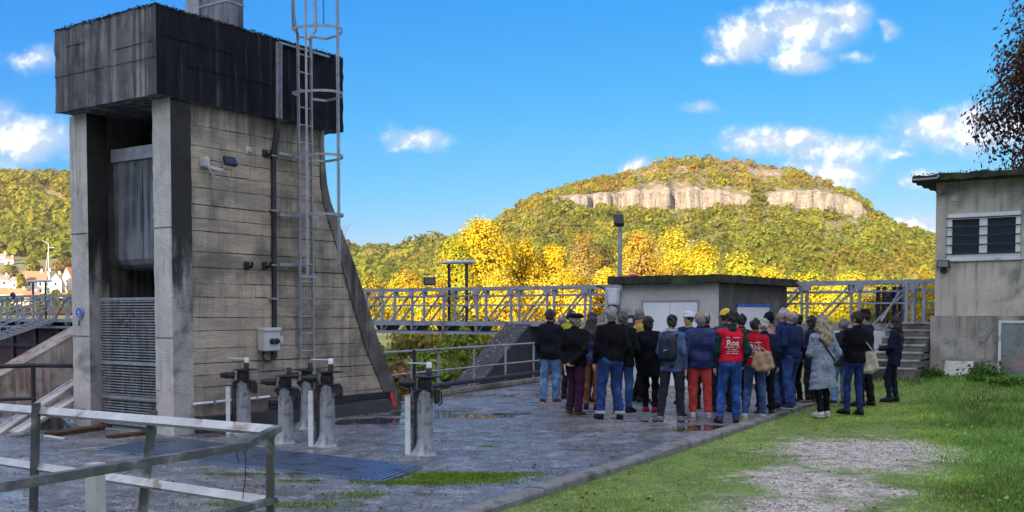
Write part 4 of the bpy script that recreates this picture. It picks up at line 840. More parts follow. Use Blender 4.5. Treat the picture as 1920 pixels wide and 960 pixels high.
m = MB(); m.lathe([(.19, 0), (.19, .04), (.15, .08), (.07, .11)], 14); m.build('dome', REDM, rl)

# ================================================================ HOUSE, STEPS, HATCH
HC = gp(1755, 596, 1.6); HC = pt(1755, 400, 22.2); hs = thing('rendered_house', 'grey rendered house with barred window at the right edge', 'house', (HC.x, HC.y, 0), TH)
def hp(u, v, x=0.0): return loc2(hs, u, v, 'x', x)
EZ = hp(1757, 343).z; PZ = hp(1755, 592).z; wy0, wy1 = hp(1777, 450).y, hp(1913, 450).y; wz0, wz1 = hp(1777, 486).z, hp(1777, 402).z
m = MB(); HL = 8.0; HD = 6.0
def wallpiece(y_hi, y_lo, z0, z1, parent_m):
    n_ = max(1, int((y_hi - y_lo) / .35)); k_ = max(1, int((z1 - z0) / .35)); pts = []
    for j in range(k_ + 1):
        for i_ in range(n_ + 1):
            inner = 0 < i_ < n_ and 0 < j < k_; pts.append((rt.uniform(-.008, .008) if inner else 0, y_hi + (y_lo - y_hi) * i_ / n_, z0 + (z1 - z0) * j / k_))
    parent_m.add(pts, [(j * (n_ + 1) + i_, j * (n_ + 1) + i_ + 1, (j + 1) * (n_ + 1) + i_ + 1, (j + 1) * (n_ + 1) + i_) for j in range(k_) for i_ in range(n_)], 0, True)
wallpiece(0, wy0, PZ, EZ, m); wallpiece(wy1, -HL, PZ, EZ, m); wallpiece(wy0, wy1, PZ, wz0, m); wallpiece(wy0, wy1, wz1, EZ, m)
m.add([(0, 0, PZ), (HD, 0, PZ), (HD, 0, EZ), (0, 0, EZ)], [(0, 1, 2, 3)]); m.add([(HD, 0, PZ), (HD, -HL, PZ), (HD, -HL, EZ), (HD, 0, EZ)], [(0, 1, 2, 3)]); m.add([(HD, -HL, PZ), (0, -HL, PZ), (0, -HL, EZ), (HD, -HL, EZ)], [(0, 1, 2, 3)])
m.add([(0, wy0, wz0), (.2, wy0, wz0), (.2, wy0, wz1), (0, wy0, wz1)], [(0, 1, 2, 3)]); m.add([(0, wy1, wz0), (.2, wy1, wz0), (.2, wy1, wz1), (0, wy1, wz1)], [(3, 2, 1, 0)]); m.add([(0, wy0, wz0), (0, wy1, wz0), (.2, wy1, wz0), (.2, wy0, wz0)], [(0, 1, 2, 3)]); m.add([(0, wy0, wz1), (0, wy1, wz1), (.2, wy1, wz1), (.2, wy0, wz1)], [(3, 2, 1, 0)])
m.build('wall', RENDER, hs)
rough_slab(-.09, HD + .1, -HL, .07, -.4, PZ, .25, .016).build('plinth', PLINTH, hs)
m = MB(); # broken render near the plinth's foot
for (u, v, w_, h_, rz_) in ((1790, 673, .25, .09, -.1), (1815, 680, .5, .07, -.18), (1868, 690, .3, .1, -.3), (1790, 640, .07, .09, 0), (1848, 618, .13, .3, .3), (1775, 638, .06, .08, 0)):
    p = hp(u, v, -.1); n_ = 9; pts = [(-.109, p.y + (w_ * math.cos(k * 6.283 / n_) * math.cos(rz_) - h_ * math.sin(k * 6.283 / n_) * math.sin(rz_)) * rt.uniform(.6, 1.1), p.z + (h_ * math.sin(k * 6.283 / n_) + .0) * rt.uniform(.6, 1.1) + w_ * math.cos(k * 6.283 / n_) * math.sin(rz_)) for k in range(n_)]
    m.add(pts + [(-.085, a_[1], a_[2]) for a_ in pts], [tuple(range(n_))] + [(k, (k + 1) % n_, n_ + (k + 1) % n_, n_ + k) for k in range(n_)])
tag(m.build('bare_mortar', MORTAR, hs), kind='stuff')
re_ = rough_slab(-.45, HD + .4, -HL - .3, .42, EZ, EZ + .14, .16, .025); re_.build('roof', MOSSROOF, hs)
MB().tube([(-.47, .40, EZ + .04), (-.47, -.1, EZ + .045), (-.44, -.14, EZ + .10)], .022, 7).build('gutter_bracket', GALV, hs)
MB().tube([(-.02, -.12, EZ - .22), (-.16, -.12, EZ - .20)], .06, 9).build('drain_stub', PLINTH, hs); MB().box((-.03, -.42, EZ - .42), (0, -.30, EZ - .30), bev=.01).build('wall_stub', PLASTIC, hs)
# moss and small weeds on the roof edge
c = np.stack([RNG.uniform(-.45, -.1, 900), RNG.uniform(-6, .42, 900), EZ + .15 + RNG.exponential(.008, 900)], 1)
V, Q, C = leaf_quads(c, .02, np.array([.045, .055, .014]) * RNG.uniform(.5, 1.8, (900, 1)), updown=1); tag(put('roof_moss', bigmesh('roof_moss', V, Q, LEAF, tint=C), hs), kind='stuff')
wn = tag(put('barred_window', None, hs)); fw_ = .085; ymid = (wy0 + wy1) / 2
def fb(x0, x1, ya, yb_, za, zb_, nm, mt): MB().box((x0, min(ya, yb_), za), (x1, max(ya, yb_), zb_)).build(nm, mt, wn)
fb(-.03, .06, wy0, wy0 - fw_, wz0, wz1, 'frame', DOORP); fb(-.03, .06, wy1, wy1 + fw_, wz0, wz1, 'frame', DOORP); fb(-.028, .058, wy0 - fw_ - .001, wy1 + fw_ + .001, wz0, wz0 + fw_, 'frame', DOORP); fb(-.028, .058, wy0 - fw_ - .001, wy1 + fw_ + .001, wz1 - .12, wz1, 'frame', DOORP)
fb(-.026, .05, ymid - .075, ymid + .075, wz0 + fw_ + .001, wz1 - .121, 'mullion', DOORP)
for ya, yb_ in ((wy0 - fw_ - .002, ymid + .077), (ymid - .077, wy1 + fw_ + .002)): fb(.03, .036, ya, yb_, wz0 + fw_, wz1 - .12, 'pane', GLASSM)
MB().box((.037, wy1, wz0), (.3, wy0, wz1)).build('dark_room', BLACKPL, wn)
for k in range(5): z = wz0 + .10 + k * (wz1 - wz0 - .2) / 4; MB().tube([(-.075, wy0 + .02, z), (-.075, wy1 - .02, z)], .014, 7).build('bar', DARKRAIL, wn)
MB().box((-.06, wy1 - .06, wz0 - .05), (.02, wy0 + .06, wz0 - .003)).build('sill', WHITEP, wn)
p = hp(1772, 496); f_ = floodlight('floodlight', 'small floodlight below the left corner of the house window', tuple(Vector((HC.x, HC.y, 0)) + DA * p.y + DB * -.16 + Vector((0, 0, p.z))), TH - math.pi / 2, .1, .85); MB().lathe([(.07, 0), (.07, -.07)], 12, (0, .08, -.14), axis='y').build('sensor', BLACKPL, f_)
# metal hatch door leaning in the plinth, with pale surround
ha = loc2(hs, 1871, 700, 'x', -.13); hz1 = loc2(hs, 1871, 601, 'x', -.13).z; hz0 = loc2(hs, 1871, 712, 'x', -.13).z
ht = tag(put('metal_hatch', None, hs)); MB().box((-.12, ha.y - 1.6, hz0 + .05), (-.10, ha.y - .05, hz1 - .05)).build('leaf', HATCH, ht)
m = MB(); m.box((-.15, ha.y - .05, hz0), (-.095, ha.y, hz1)); m.box((-.15, ha.y - 1.65, hz0), (-.095, ha.y - 1.602, hz1)); m.box((-.148, ha.y - 1.6, hz1 - .05), (-.095, ha.y - .051, hz1)); m.box((-.148, ha.y - 1.6, hz0), (-.095, ha.y - .051, hz0 + .05)); m.build('frame', WHITEP, ht)
lbp = loc2(hs, 1797, 706, 'x', -.35); lbt = loc2(hs, 1797, 677, 'x', -.2).z
lb_ = thing('leaning_slab', 'pale square slab leaning against the house plinth', 'slab', Vector((HC.x, HC.y, 0)) + DA * lbp.y + DB * -.36 + Vector((0, 0, lbp.z - .1)), TH)
m = MB(); hh = lbt - lbp.z + .1; m.add([(-.03, .3, 0), (-.03, -.27, 0), (.17, -.27, hh), (.17, .3, hh), (.03, .3, 0), (.03, -.27, 0), (.22, -.27, hh), (.22, .3, hh)], [(0, 1, 2, 3), (7, 6, 5, 4), (0, 4, 5, 1), (1, 5, 6, 2), (2, 6, 7, 3), (3, 7, 4, 0)]); m.build('face', PALE, lb_)
m = MB(); m.add([(-.05, -.29, 0), (-.05, -.34, 0), (.16, -.34, hh * .96), (.16, -.29, hh * .96), (.04, -.29, 0), (.04, -.34, 0), (.22, -.34, hh * .96), (.22, -.29, hh * .96)], [(0, 1, 2, 3), (7, 6, 5, 4), (0, 4, 5, 1), (1, 5, 6, 2), (2, 6, 7, 3), (3, 7, 4, 0)]); m.build('edge_strip', STAIN, lb_)
# steps up to the bridge deck
zg = .40; topz = 1.50; NS = 7; rz_ = (topz - zg) / NS; sx = -1.35
sp_ = thing('concrete_steps', 'seven worn concrete steps up to the bridge beside the house', 'steps', Vector((HC.x, HC.y, 0)) + DB * sx + DA * .085, TH)
for k in range(NS):
    x = .27 * k; MB().box((x, 0, zg + rz_ * k - (.5 if k == 0 else .0)), (.27 * NS + .6, .95, zg + rz_ * (k + 1) - .035)).build('step', STEPC, sp_); rough_slab(x - .02, x + .262, -.0, .95, zg + rz_ * (k + 1) - .033, zg + rz_ * (k + 1), .1, .006).build('nosing', NOSE, sp_)
hr = thing('stair_handrail', 'pale blue grey handrail sloping up beside the concrete steps', 'handrail', Vector(sp_.location), TH)
a, b = loc2(hr, 1652, 602, 'y', 1.05), loc2(hr, 1697, 532, 'y', 1.05)
MB().tube([a, b], .032, 8).build('rail', BRIDGE, hr); MB().tube([a + Vector((.35, 0, -.2)), b + Vector((.2, 0, -.5))], .024, 8).build('mid_rail', BRIDGE, hr)
for u in (1700, 1712, 1733): p = loc2(hr, u, 560, 'x', 1.9); MB().box((p.x - .03, p.y - .035, zg), (p.x + .03, p.y + .035, BZ - .05)).build('post', BRIDGE, hr)
# ================================================================ TREES
def tree(name, label, base, h, w_, palette, n, leaf, blobs=9, group=None, cat='tree', low=.12, bare=0.0, trunk=None, seed=0):
    r = np.random.default_rng(seed); t_ = thing(name, label, cat, base, 0, group)
    tr = trunk or h * .018; m = MB(); m.tube([(0, 0, -.6), (r.normal() * .02 * h, 0, h * .3), (r.normal() * .03 * h, r.normal() * .03 * h, h * .62), (r.normal() * .04 * h, 0, h * .86)], [tr, tr * .8, tr * .45, tr * .1], 8)
    cs = []
    for i in range(blobs):
        a = r.uniform(0, 6.283); f = (i + .5) / blobs; z = h * (low + (1 - low) * f * .86); rad = w_ * .5 * (math.sin(min(1, (f * .92 + .16)) * math.pi) ** .7) * r.uniform(.25, .8)
        c = np.array([rad * math.cos(a), rad * math.sin(a), z]); cs.append((c, w_ * r.uniform(.22, .36)))
        s0 = np.array([0, 0, max(h * .1, z - w_ * .45)]); mid = (s0 + c) / 2 + np.array([0, 0, -.06 * w_]); m.tube([tuple(s0), tuple(mid), tuple(c), tuple(c + r.normal(size=3) * w_ * .1 + [0, 0, w_ * .12])], [tr * .38, tr * .26, tr * .13, tr * .04], 6)
        for _ in range(3 + int(bare * 8)):
            e = c + r.normal(size=3) * w_ * .2 + np.array([0, 0, w_ * .1]); m.tube([tuple(mid), tuple((mid + e) / 2 + r.normal(size=3) * .04 * w_), tuple(e)], [tr * .16, tr * .09, tr * .03], 5)
    cs.append((np.array([0, 0, h * .9]), w_ * .2))
    m.build('trunk', BARKM, t_)
    k = r.integers(0, len(cs), n); C = np.array([c for c, _ in cs])[k]; Rr = np.array([q for _, q in cs])[k]
    d = r.normal(size=(n, 3)); d /= np.linalg.norm(d, axis=1)[:, None]
    sub = r.normal(size=(len(cs) * 14, 3)); sub /= np.linalg.norm(sub, axis=1)[:, None]      # smaller sprays on each limb
    j = k * 14 + r.integers(0, 14, n); p = C + sub[j] * (Rr * .72)[:, None] * np.array([1, 1, .85]) + d * (Rr * .62 * r.random(n) ** .5)[:, None]
    p[:, 2] = np.maximum(p[:, 2], h * low * .5)
    pal = np.array(palette); col = (pal[(r.random(len(sub)) * len(pal)).astype(int)] * r.uniform(.68, 1.12, (len(sub), 1)))[j] * r.uniform(.85, 1.15, n)[:, None]
    og = p - np.array([0, 0, h * .4]); og[:, 2] *= .7; og = og / (np.linalg.norm(og, axis=1)[:, None] + 1e-9) * .6 + (p - C) / (Rr[:, None] + 1e-9) * .5
    V, Q, Cc = leaf_quads(p, leaf, col, updown=.7, out=og); put('crown', bigmesh('crown', V, Q, LEAF, tint=Cc), t_); return t_
Y1, Y2, Y3, Y4, GR, TN, RB_, BR_ = (.74, .54, .03), (.66, .44, .035), (.76, .60, .07), (.50, .50, .045), (.17, .21, .035), (.42, .29, .11), (.30, .14, .05), (.18, .12, .06)
def ground_z(x, y): return float(terrain_h(np.array([x]), np.array([y]))[0])
def tree_at(u, vtop, Y, wpx, label, pal, n, leaf, **k):
    top = pt(u, vtop, Y); gz = ground_z(top.x, Y); return tree(k.pop('name', 'riverside_tree'), label, (top.x, Y, gz), top.z - gz, wpx * Y / FPX, pal, n, leaf, group=k.pop('group', 'riverside trees in autumn leaf'), seed=int(u * 7 + vtop), **k)
TREES = [
 (903, 414, 92, 160, 'tall bright yellow tree, the tallest of those left of the lamp post', [Y1, Y1, Y2, Y3, Y4], 11000, .20),
 (850, 446, 88, 90, 'yellow green tree at the left edge of the tall yellow tree', [Y4, Y1, Y4, (.36, .38, .04)], 6000, .20),
 (975, 452, 96, 120, 'golden yellow tree right of the tallest yellow tree', [Y2, Y1, Y1, Y3], 8000, .20),
 (1040, 458, 98, 100, 'golden yellow bushy tree midway to the lamp post', [Y2, Y1, Y3], 6500, .20),
 (1092, 432, 112, 100, 'thin tan tree with bare twigs left of the lamp post', [TN, TN, Y2], 3000, .18, .6),
 (1135, 446, 116, 90, 'pale tan leafless tree just left of the lamp post', [TN, (.5, .36, .15), GR], 2600, .18, .8),
 (1205, 436, 108, 120, 'orange gold tree with fine bare twigs right of the lamp post', [Y2, (.62, .34, .05), TN, Y1], 6500, .2, .5),
 (1265, 434, 125, 110, 'yellow green tree behind the orange gold one', [Y1, Y4, Y3], 6500, .22),
 (1318, 458, 118, 110, 'bright yellow tree above the middle of the cabin roof', [Y1, Y3, Y4], 6500, .22),
 (1385, 486, 112, 110, 'low yellow green tree above the right of the cabin roof', [Y4, Y1, (.4, .42, .05)], 6000, .22),
 (1442, 504, 100, 90, 'small bright yellow tree at the right end of the cabin roof', [Y1, Y3, Y4], 5000, .2),
 (1515, 520, 88, 110, 'yellow bush like tree behind the bridge right of the cabin', [Y1, Y4, GR], 5500, .18),
 (1590, 524, 84, 110, 'yellow green tree behind the bridge, middle right', [Y4, Y1, Y3], 5500, .18),
 (1660, 532, 80, 110, 'green and yellow tree behind the gate racks', [GR, Y4, Y1], 5500, .18),
 (1735, 530, 78, 120, 'yellow tree behind the bridge next to the house', [Y1, Y4, Y2], 5500, .18),
 (760, 520, 120, 110, 'orange tinted tree left of the light bar', [Y2, (.55, .30, .05), Y4], 5000, .22),
 (700, 528, 125, 110, 'olive and orange tree just right of the tower', [(.34, .28, .05), Y4, RB_], 5000, .22),
 (812, 530, 86, 90, 'yellow tree behind the bridge below the light bar', [Y1, Y4, Y2], 5000, .18),
 (935, 520, 80, 120, 'dense yellow lower tree behind the bridge railings', [Y1, Y2, Y3], 6500, .17),
 (1060, 515, 82, 130, 'dense golden lower tree behind the bridge left of the cabin', [Y1, Y2, Y3], 6500, .17),
 (1140, 510, 86, 110, 'dense yellow lower tree behind the lamp post', [Y1, Y2, Y3], 5500, .17)]
for T_ in TREES: tree_at(T_[0], T_[1], T_[2], T_[3], T_[4], T_[5], int(T_[6] * 1.7), T_[7] * .66, bare=T_[8] if len(T_) > 8 else 0, blobs=11)
def bush(u, v, Y, wpx, hpx, label, pal, n, leaf, name='bush', grp='bushes below the bridge'):
    c = pt(u, v + hpx / 2, Y); gz = c.z; tree(name, label, (c.x, Y, gz), hpx * Y / FPX, wpx * Y / FPX, pal, n, leaf, blobs=8, group=grp, cat='bush', low=.04, trunk=.04, seed=int(u + v))
bush(735, 716, 30, 90, 84, 'dark green bush behind the railing next to the tower foot', [(.2, .28, .06), (.30, .36, .08)], 4200, .075)  # leaf colours lightened in place of sunlight that does not reach here
bush(748, 718, 27, 70, 70, 'rusty brown leafy bush low behind the railing', [(.42, .20, .09), (.34, .19, .09), (.18, .2, .06)], 2200, .07)
bush(815, 704, 31, 110, 62, 'mid green bush behind the lone pedestal', [(.26, .36, .07), (.38, .46, .1)], 4200, .08)  # leaves lightened likewise, standing in for sunlight
bush(872, 672, 36, 110, 84, 'leafy green bush beside the dark pier', [(.3, .42, .07), (.5, .52, .1), (.22, .3, .06)], 5000, .08)  # sunlight put into the leaf colours here too
bush(790, 650, 48, 130, 40, 'sunlit ochre bush under the left of the bridge', [Y4, TN, GR], 3200, .12)
bush(880, 640, 52, 150, 36, 'sunlit yellow green bush under the middle of the bridge', [Y4, GR, Y1], 3600, .12)
bush(700, 668, 46, 60, 44, 'shady green bush under the bridge at the tower edge', [(.2, .25, .06), (.3, .36, .07)], 3200, .1)
# the dark copper leaved tree behind the house
tb_ = pt(1925, 330, 31); tree('copper_tree', 'dark copper leaved tree rising behind the house roof', (tb_.x + 1.9, 31, .4), pt(1900, -150, 31).z, 5.2, [(.20, .055, .05), (.13, .045, .045), (.22, .09, .05), (.09, .09, .04), (.15, .05, .05), (.3, .2, .05)], 56000, .076, blobs=26, low=.28, seed=5, trunk=.2)
tw = pt(640, 448, 60); tree('bare_tree', 'bare twiggy tree top showing beside the tower edge', (tw.x - .6, 60, ground_z(tw.x, 60)), pt(640, 398, 60).z - ground_z(tw.x, 60), 3.6, [TN], 160, .07, bare=1.0, blobs=10, seed=9)

# ================================================================ VILLAGE AND POLE
def hill_Y(u, v):                        # depth of the village hillside where a pixel row meets it
    rd = float(interp(u, LR)); tt = max(0.02, (560 - v) / (560 - rd)) ** (1 / .95); return float(left_vy(np.array([u]), np.array([tt]))[1][0])
def village_house(label, u0, u1, vw, vr, Y, wallm, roofm, gable=False, ang=.35, base=560):
    base = min(559, vw + (22 if base == 560 else 9)); Y = hill_Y((u0 + u1) / 2, base) - 4
    a, b = pt(u0, vw, Y), pt(u1, vw, Y); wd = b.x - a.x; cx = (a.x + b.x) / 2; zb_, ze, zr = pt(u0, base, Y).z - 3, a.z, pt(u0, vr, Y).z
    t_ = thing('village_house', label, 'house', (cx, Y, zb_), ang, 'houses of the village'); h, rh = ze - zb_, zr - zb_; d = wd * .8; hw_ = wd / 2
    m = MB(); m.box((-hw_, 0, 0), (hw_, d, h)); 
    if gable: m.prism([(-hw_, h), (hw_, h), (0, rh)], .0, d, 'y')
    else: m.prism([(0, h), (d, h), (d / 2, rh)], -hw_, hw_, 'x')
    m.build('walls', wallm, t_); o = wd * .05; m = MB()
    if gable:
        for s_ in (-1, 1): m.add([(s_ * (hw_ + o), -o, h - o * .6), (0, -o, rh + .05), (0, d + o, rh + .05), (s_ * (hw_ + o), d + o, h - o * .6), (s_ * (hw_ + o), -o, h - o * .6 + .25), (0, -o, rh + .3), (0, d + o, rh + .3), (s_ * (hw_ + o), d + o, h - o * .6 + .25)], [(0, 1, 2, 3), (4, 5, 6, 7), (0, 1, 5, 4), (2, 3, 7, 6), (0, 3, 7, 4)])
    else:
        for y0, y1, in ((-o, d / 2), (d + o, d / 2)): m.add([(-hw_ - o, y0, h - .2), (hw_ + o, y0, h - .2), (hw_ + o, y1, rh + .05), (-hw_ - o, y1, rh + .05), (-hw_ - o, y0, h + .05), (hw_ + o, y0, h + .05), (hw_ + o, y1, rh + .3), (-hw_ - o, y1, rh + .3)], [(0, 1, 2, 3), (4, 5, 6, 7), (0, 1, 5, 4), (1, 2, 6, 5), (0, 3, 7, 4)])
    rf = m.build('roof', roofm, t_); MB().box((hw_ * .5, d * .4, rh - .5), (hw_ * .5 + .7, d * .4 + .7, rh + 1.0)).build('chimney', wallm, rf)
    nw = max(1, int(wd / 3.2)); nf = max(1, int(h / 3.4)); me = MB().box((-.45, -.06, 0), (.45, .04, 1.3)).mesh('window', GLASSM)
    for i in range(nw):
        for j in range(nf): put('window', me, t_, (-hw_ + (i + .5) * wd / nw, 0, h - 2.2 - j * 3.0))
WH = mat('village_white_wall', (.80, .76, .70), (.72, .68, .62), .6, .9, 0, .05)
for a in (('white gabled house in the village, nearest the utility pole on its right', 94, 114, 526, 513, 520, WH, GREYROOF, True), ('long terracotta roofed white house below the utility pole', 46, 84, 526, 509, 530, WH, TILES, False),
    ('narrow white tower like house at the foot of the utility pole', 83, 93, 514, 508, 515, WH, TILES, True, .1), ('cream house with steep terracotta roof beside the tower column', 113, 137, 520, 502, 540, CREAM, TILES, True, -.5),
    ('white house with grey roof at the left edge of the village', -14, 14, 524, 516, 510, WH, GREYROOF, False, .2), ('low grey roofed house between trees in the village', 16, 37, 528, 520, 545, CREAM, GREYROOF, False, -.2),
    ('low terracotta house in front at the left of the village', -6, 20, 551, 540, 440, CREAM, TILES, False, .4), ('terracotta roofed house behind the bridge light bar', 20, 46, 551, 542, 450, CREAM, TILES, False, .1), ('terracotta house lowest in the village, left of the tower', 46, 72, 553, 546, 430, CREAM, TILES, False, .5),
    ('pale villa alone on the slope above the village', -4, 10, 481, 476, 600, WH, GREYROOF, False, .1, 490), ('small white house beside the villa on the slope', 9, 24, 486, 482, 610, WH, TILES, False, .3, 494), ('low orange roofed house below the cream one', 100, 128, 556, 550, 420, CREAM, TILES, False, .2)): village_house(*a)
for k, (u, v, Y, wp_, hp_, lb, pal) in enumerate(((38, 532, 470, 24, 40, 'round green tree among the village roofs', [YG, GO]), (106, 560, 400, 40, 26, 'yellow green tree before the white gabled house', [YG, GO, GR]), (128, 562, 400, 26, 24, 'green bushy tree at the tower edge before the cream house', [GR, YG]), (70, 572, 380, 36, 26, 'yellow bush beside the lowest terracotta house', [GO, YG]), (14, 574, 380, 50, 24, 'green meadow tree at the left edge before the village', [YG, GR]), (60, 500, 560, 40, 22, 'olive tree on the slope above the long roof', [OL, YG]), (18, 510, 580, 44, 20, 'ochre tree under the pale villa', [TA, YG]), (120, 496, 570, 40, 26, 'brownish tree above the cream house', [OR, OL]))):
    Y = hill_Y(u, min(558, v + hp_ / 2)) - 3; c = pt(u, v + hp_ / 2, Y); tree('village_tree', lb, (c.x, Y, c.z), hp_ * Y / FPX, wp_ * Y / FPX, pal, 1300, .5, blobs=7, group='trees in the village', low=.05, seed=60 + k)
Y_ = hill_Y(92, 530) - 6; p = pt(92, 524, Y_); q = pt(92, 456, Y_); up_ = thing('utility_pole', 'tall pale utility pole above the village roofs', 'pole', (p.x, p.y, p.z - 3), .2)
hh = q.z - p.z + 3; MB().lathe([(.34, 0), (.22, hh)], 8).build('pole', GALV, up_); m = MB(); m.bar((0, 0, hh - .3), (-2.5, 0, hh + 1.2), .22, .22); m.bar((-.2, 0, hh - 2), (2.6, 0, hh - 2), .2, .2); m.build('crossarm', GALV, up_); MB().tube([(-2.4, 0, 0), (-1.0, 0, hh * .5), (-.2, 0, hh * .8)], .16, 6).build('brace', GALV, up_)
MB().tube([(2.6, 0, hh - 2), (20, -3, hh - 2.6), (46, -6, hh - 1)], .07, 5).build('overhead_wire', BLACKPL, up_)

# ================================================================ GRASS, MOSS, GRAVEL, LEAVES
def blades(name, label, x, y, z, hgt, wid, col, bend=.5):
    n = len(x); a = RNG.uniform(0, 6.283, n); b = RNG.uniform(0, 6.283, n); ln = hgt * RNG.uniform(.25, 1.0, n) * bend
    base = np.stack([x, y, z], 1); sd = np.stack([np.cos(a), np.sin(a), 0 * a], 1) * (wid * .5)[:, None]; tip = base + np.stack([np.cos(b) * ln, np.sin(b) * ln, hgt], 1); mid = base + np.stack([np.cos(b) * ln * .3, np.sin(b) * ln * .3, hgt * .6], 1)
    V = np.stack([base - sd, base + sd, mid + sd * .6, tip, mid - sd * .6], 1).reshape(-1, 3); i = np.arange(n)[:, None] * 5
    Q = np.concatenate([i + np.array([[0, 1, 2, 4]]), i + np.array([[4, 2, 3, 3]])]); Q1 = np.concatenate([i + np.array([[0, 1, 2]]), i + np.array([[0, 2, 4]]), i + np.array([[4, 2, 3]])])
    tag(put(name, bigmesh(name, V, Q1, GRASSM, tint=np.repeat(col, 5, 0))), label, kind='stuff')
N = 420000; y = 6.2 + (RNG.random(N) ** 1.35) * 17.5; hx = y * .56 + .6; x = RNG.uniform(-.6, 1, N) * hx
k_ = kside(x, y); br_ = (x - BR0.x) * DB.x + (y - BR0.y) * DB.y
ok = (k_ > .16) & (br_ < -.8); sxy = ((x - HC.x) * DB.x + (y - HC.y) * DB.y); ok &= ~((sxy > -.15) & (((x - HC.x) * DA.x + (y - HC.y) * DA.y) < .1)); x, y, k_ = x[ok], y[ok], k_[ok]
pmk = path_mask_np(x, y) + .75 * vnoise(x * 1.7, y * 1.7, 51) + .5 * vnoise(x * 6, y * 6, 52)
lush = smooth01(x - .36 * y, .1, 1.6) * smooth01(y, 7, 8) + smooth01(y + .45 * (x - 9), 19, 21.5)
dens = np.clip(.62 * smooth01(-pmk, -.45, .4) + lush, 0, 1) * (.45 + .55 * smooth01(vnoise(x * 2.6, y * 2.6, 53), -.5, .4)); keepm = RNG.random(len(x)) < dens
x, y, lush, pmk = x[keepm], y[keepm], np.clip(lush, 0, 1)[keepm], pmk[keepm]
hgt = (.016 + .014 * RNG.random(len(x)) + .095 * lush ** 1.5 * RNG.uniform(.4, 1.3, len(x))) * (.7 + .5 * smooth01(vnoise(x * 1.2, y * 1.2, 54), -.6, .8))
cg = np.array([.36, .56, .09]) * (1 - lush[:, None]) + np.array([.20, .38, .085]) * lush[:, None]; cg = cg * RNG.uniform(.65, 1.35, (len(x), 1)) * (.55 + .8 * smooth01(vnoise(x * 3.4, y * 3.4, 61), -.7, .8))[:, None]; yl_ = (RNG.random(len(x)) < .16)[:, None]; cg = np.where(yl_, np.array([.45, .45, .16]) * RNG.uniform(.7, 1.2, (len(x), 1)), cg)
blades('grass', 'short green grass around the gravel path', x, y, terrain_h(x, y) - .004, hgt, .005 + .0006 * y, cg, .8)
f = RNG.random(len(x)) < .03 + .02 * lush; xw, yw, lw = x[f], y[f], lush[f]; hw_ = .008 + .07 * lw * RNG.random(len(xw))
V, Q, C = leaf_quads(np.stack([xw, yw, terrain_h(xw, yw) + hw_], 1), .012 + .016 * lw, np.array([.22, .46, .09]) * RNG.uniform(.4, 1.5, (len(xw), 1)), updown=2); tag(put('lawn_weeds', bigmesh('lawn_weeds', V, Q, GRASSM, tint=C)), 'small broad leaved weeds among the grass', kind='stuff')
# moss and low weeds on the platform, thickest at the end of the grating
xs_, ys_, hs_ = [], [], []
for u, v, rx, ry, n in ((842, 894, .62, .26, 3600), (760, 906, .6, .10, 1500), (640, 903, .9, .05, 900), (480, 890, 1.2, .04, 700), (620, 868, .9, .03, 300), (900, 900, .5, .3, 1200), (700, 930, .5, .2, 600), (520, 948, .9, .14, 900), (905, 838, .3, .04, 160), (1300, 806, .5, .06, 260), (960, 890, .4, .15, 400), (230, 760, .4, .06, 200), (870, 742, 1.2, .2, 500), (700, 750, .3, .1, 200)):
    c = gp(u, v); xs_.append(c.x + RNG.normal(size=n) * rx * .5); ys_.append(c.y + RNG.normal(size=n) * ry * .5); hs_.append(np.full(n, .022))
x, y, h_ = map(np.concatenate, (xs_, ys_, hs_)); f = vnoise(x * 5, y * 5, 57) > -.35; x, y, h_ = x[f], y[f], h_[f]; f = kside(x, y) < -.05; x, y, h_ = x[f], y[f], h_[f]
blades('platform_moss', 'bright moss and low weeds on the platform concrete', x, y, 0 * x + .004, h_ * RNG.uniform(.3, 1.2, len(x)), np.full(len(x), .012), np.array([.17, .27, .03]) * RNG.uniform(.6, 1.4, (len(x), 1)), 1.4)
def stones(name, label, x, y, z, sz, cols, m_):
    n = len(x); O = np.array([[1, 0, 0], [0, 1, 0], [-1, 0, 0], [0, -1, 0], [0, 0, .7], [0, 0, -.5]]); F = np.array([[0, 1, 4], [1, 2, 4], [2, 3, 4], [3, 0, 4], [1, 0, 5], [2, 1, 5], [3, 2, 5], [0, 3, 5]])
    a = RNG.uniform(0, 6.283, n); V = O[None] * sz[:, None, None] * RNG.uniform(.6, 1.3, (n, 6, 1)); c, s_ = np.cos(a)[:, None], np.sin(a)[:, None]
    V = np.stack([V[..., 0] * c - V[..., 1] * s_, V[..., 0] * s_ + V[..., 1] * c, V[..., 2]], -1) + np.stack([x, y, z], 1)[:, None]
    tag(put(name, bigmesh(name, V.reshape(-1, 3), (np.arange(n)[:, None, None] * 6 + F[None]).reshape(-1, 3), m_, tint=np.repeat(cols, 6, 0))), label, kind='stuff')
STONEM = leafmat('gravel_stone', 0.02)
N = 26000; y = 6.5 + RNG.random(N) ** 1.4 * 13; x = RNG.uniform(-.5, 1, N) * (y * .55 + .5); f = (kside(x, y) > .2) & (RNG.random(N) < np.clip(path_mask_np(x, y) * 1.1 + .35 + .4 * vnoise(x * 1.7, y * 1.7, 51), .10, 1)); x, y = x[f], y[f]
stones('gravel', 'pale gravel stones of the path', x, y, terrain_h(x, y) + .002, .006 + .014 * RNG.random(len(x)) ** 2.5, np.array([.54, .46, .355]) * RNG.uniform(.25, 1.3, (len(x), 1)), STONEM)
N = 15000; y = 6.8 + RNG.random(N) ** 1.5 * 14; x = RNG.uniform(-1, .6, N) * (y * .5); f = (kside(x, y) < -.1); x, y = x[f], y[f]
stones('grit', 'loose grit on the wet platform', x, y, 0 * x + .003, .004 + .013 * RNG.random(len(x)) ** 4, np.array([.34, .335, .32]) * RNG.uniform(.12, 1.3, (len(x), 1)), STONEM)
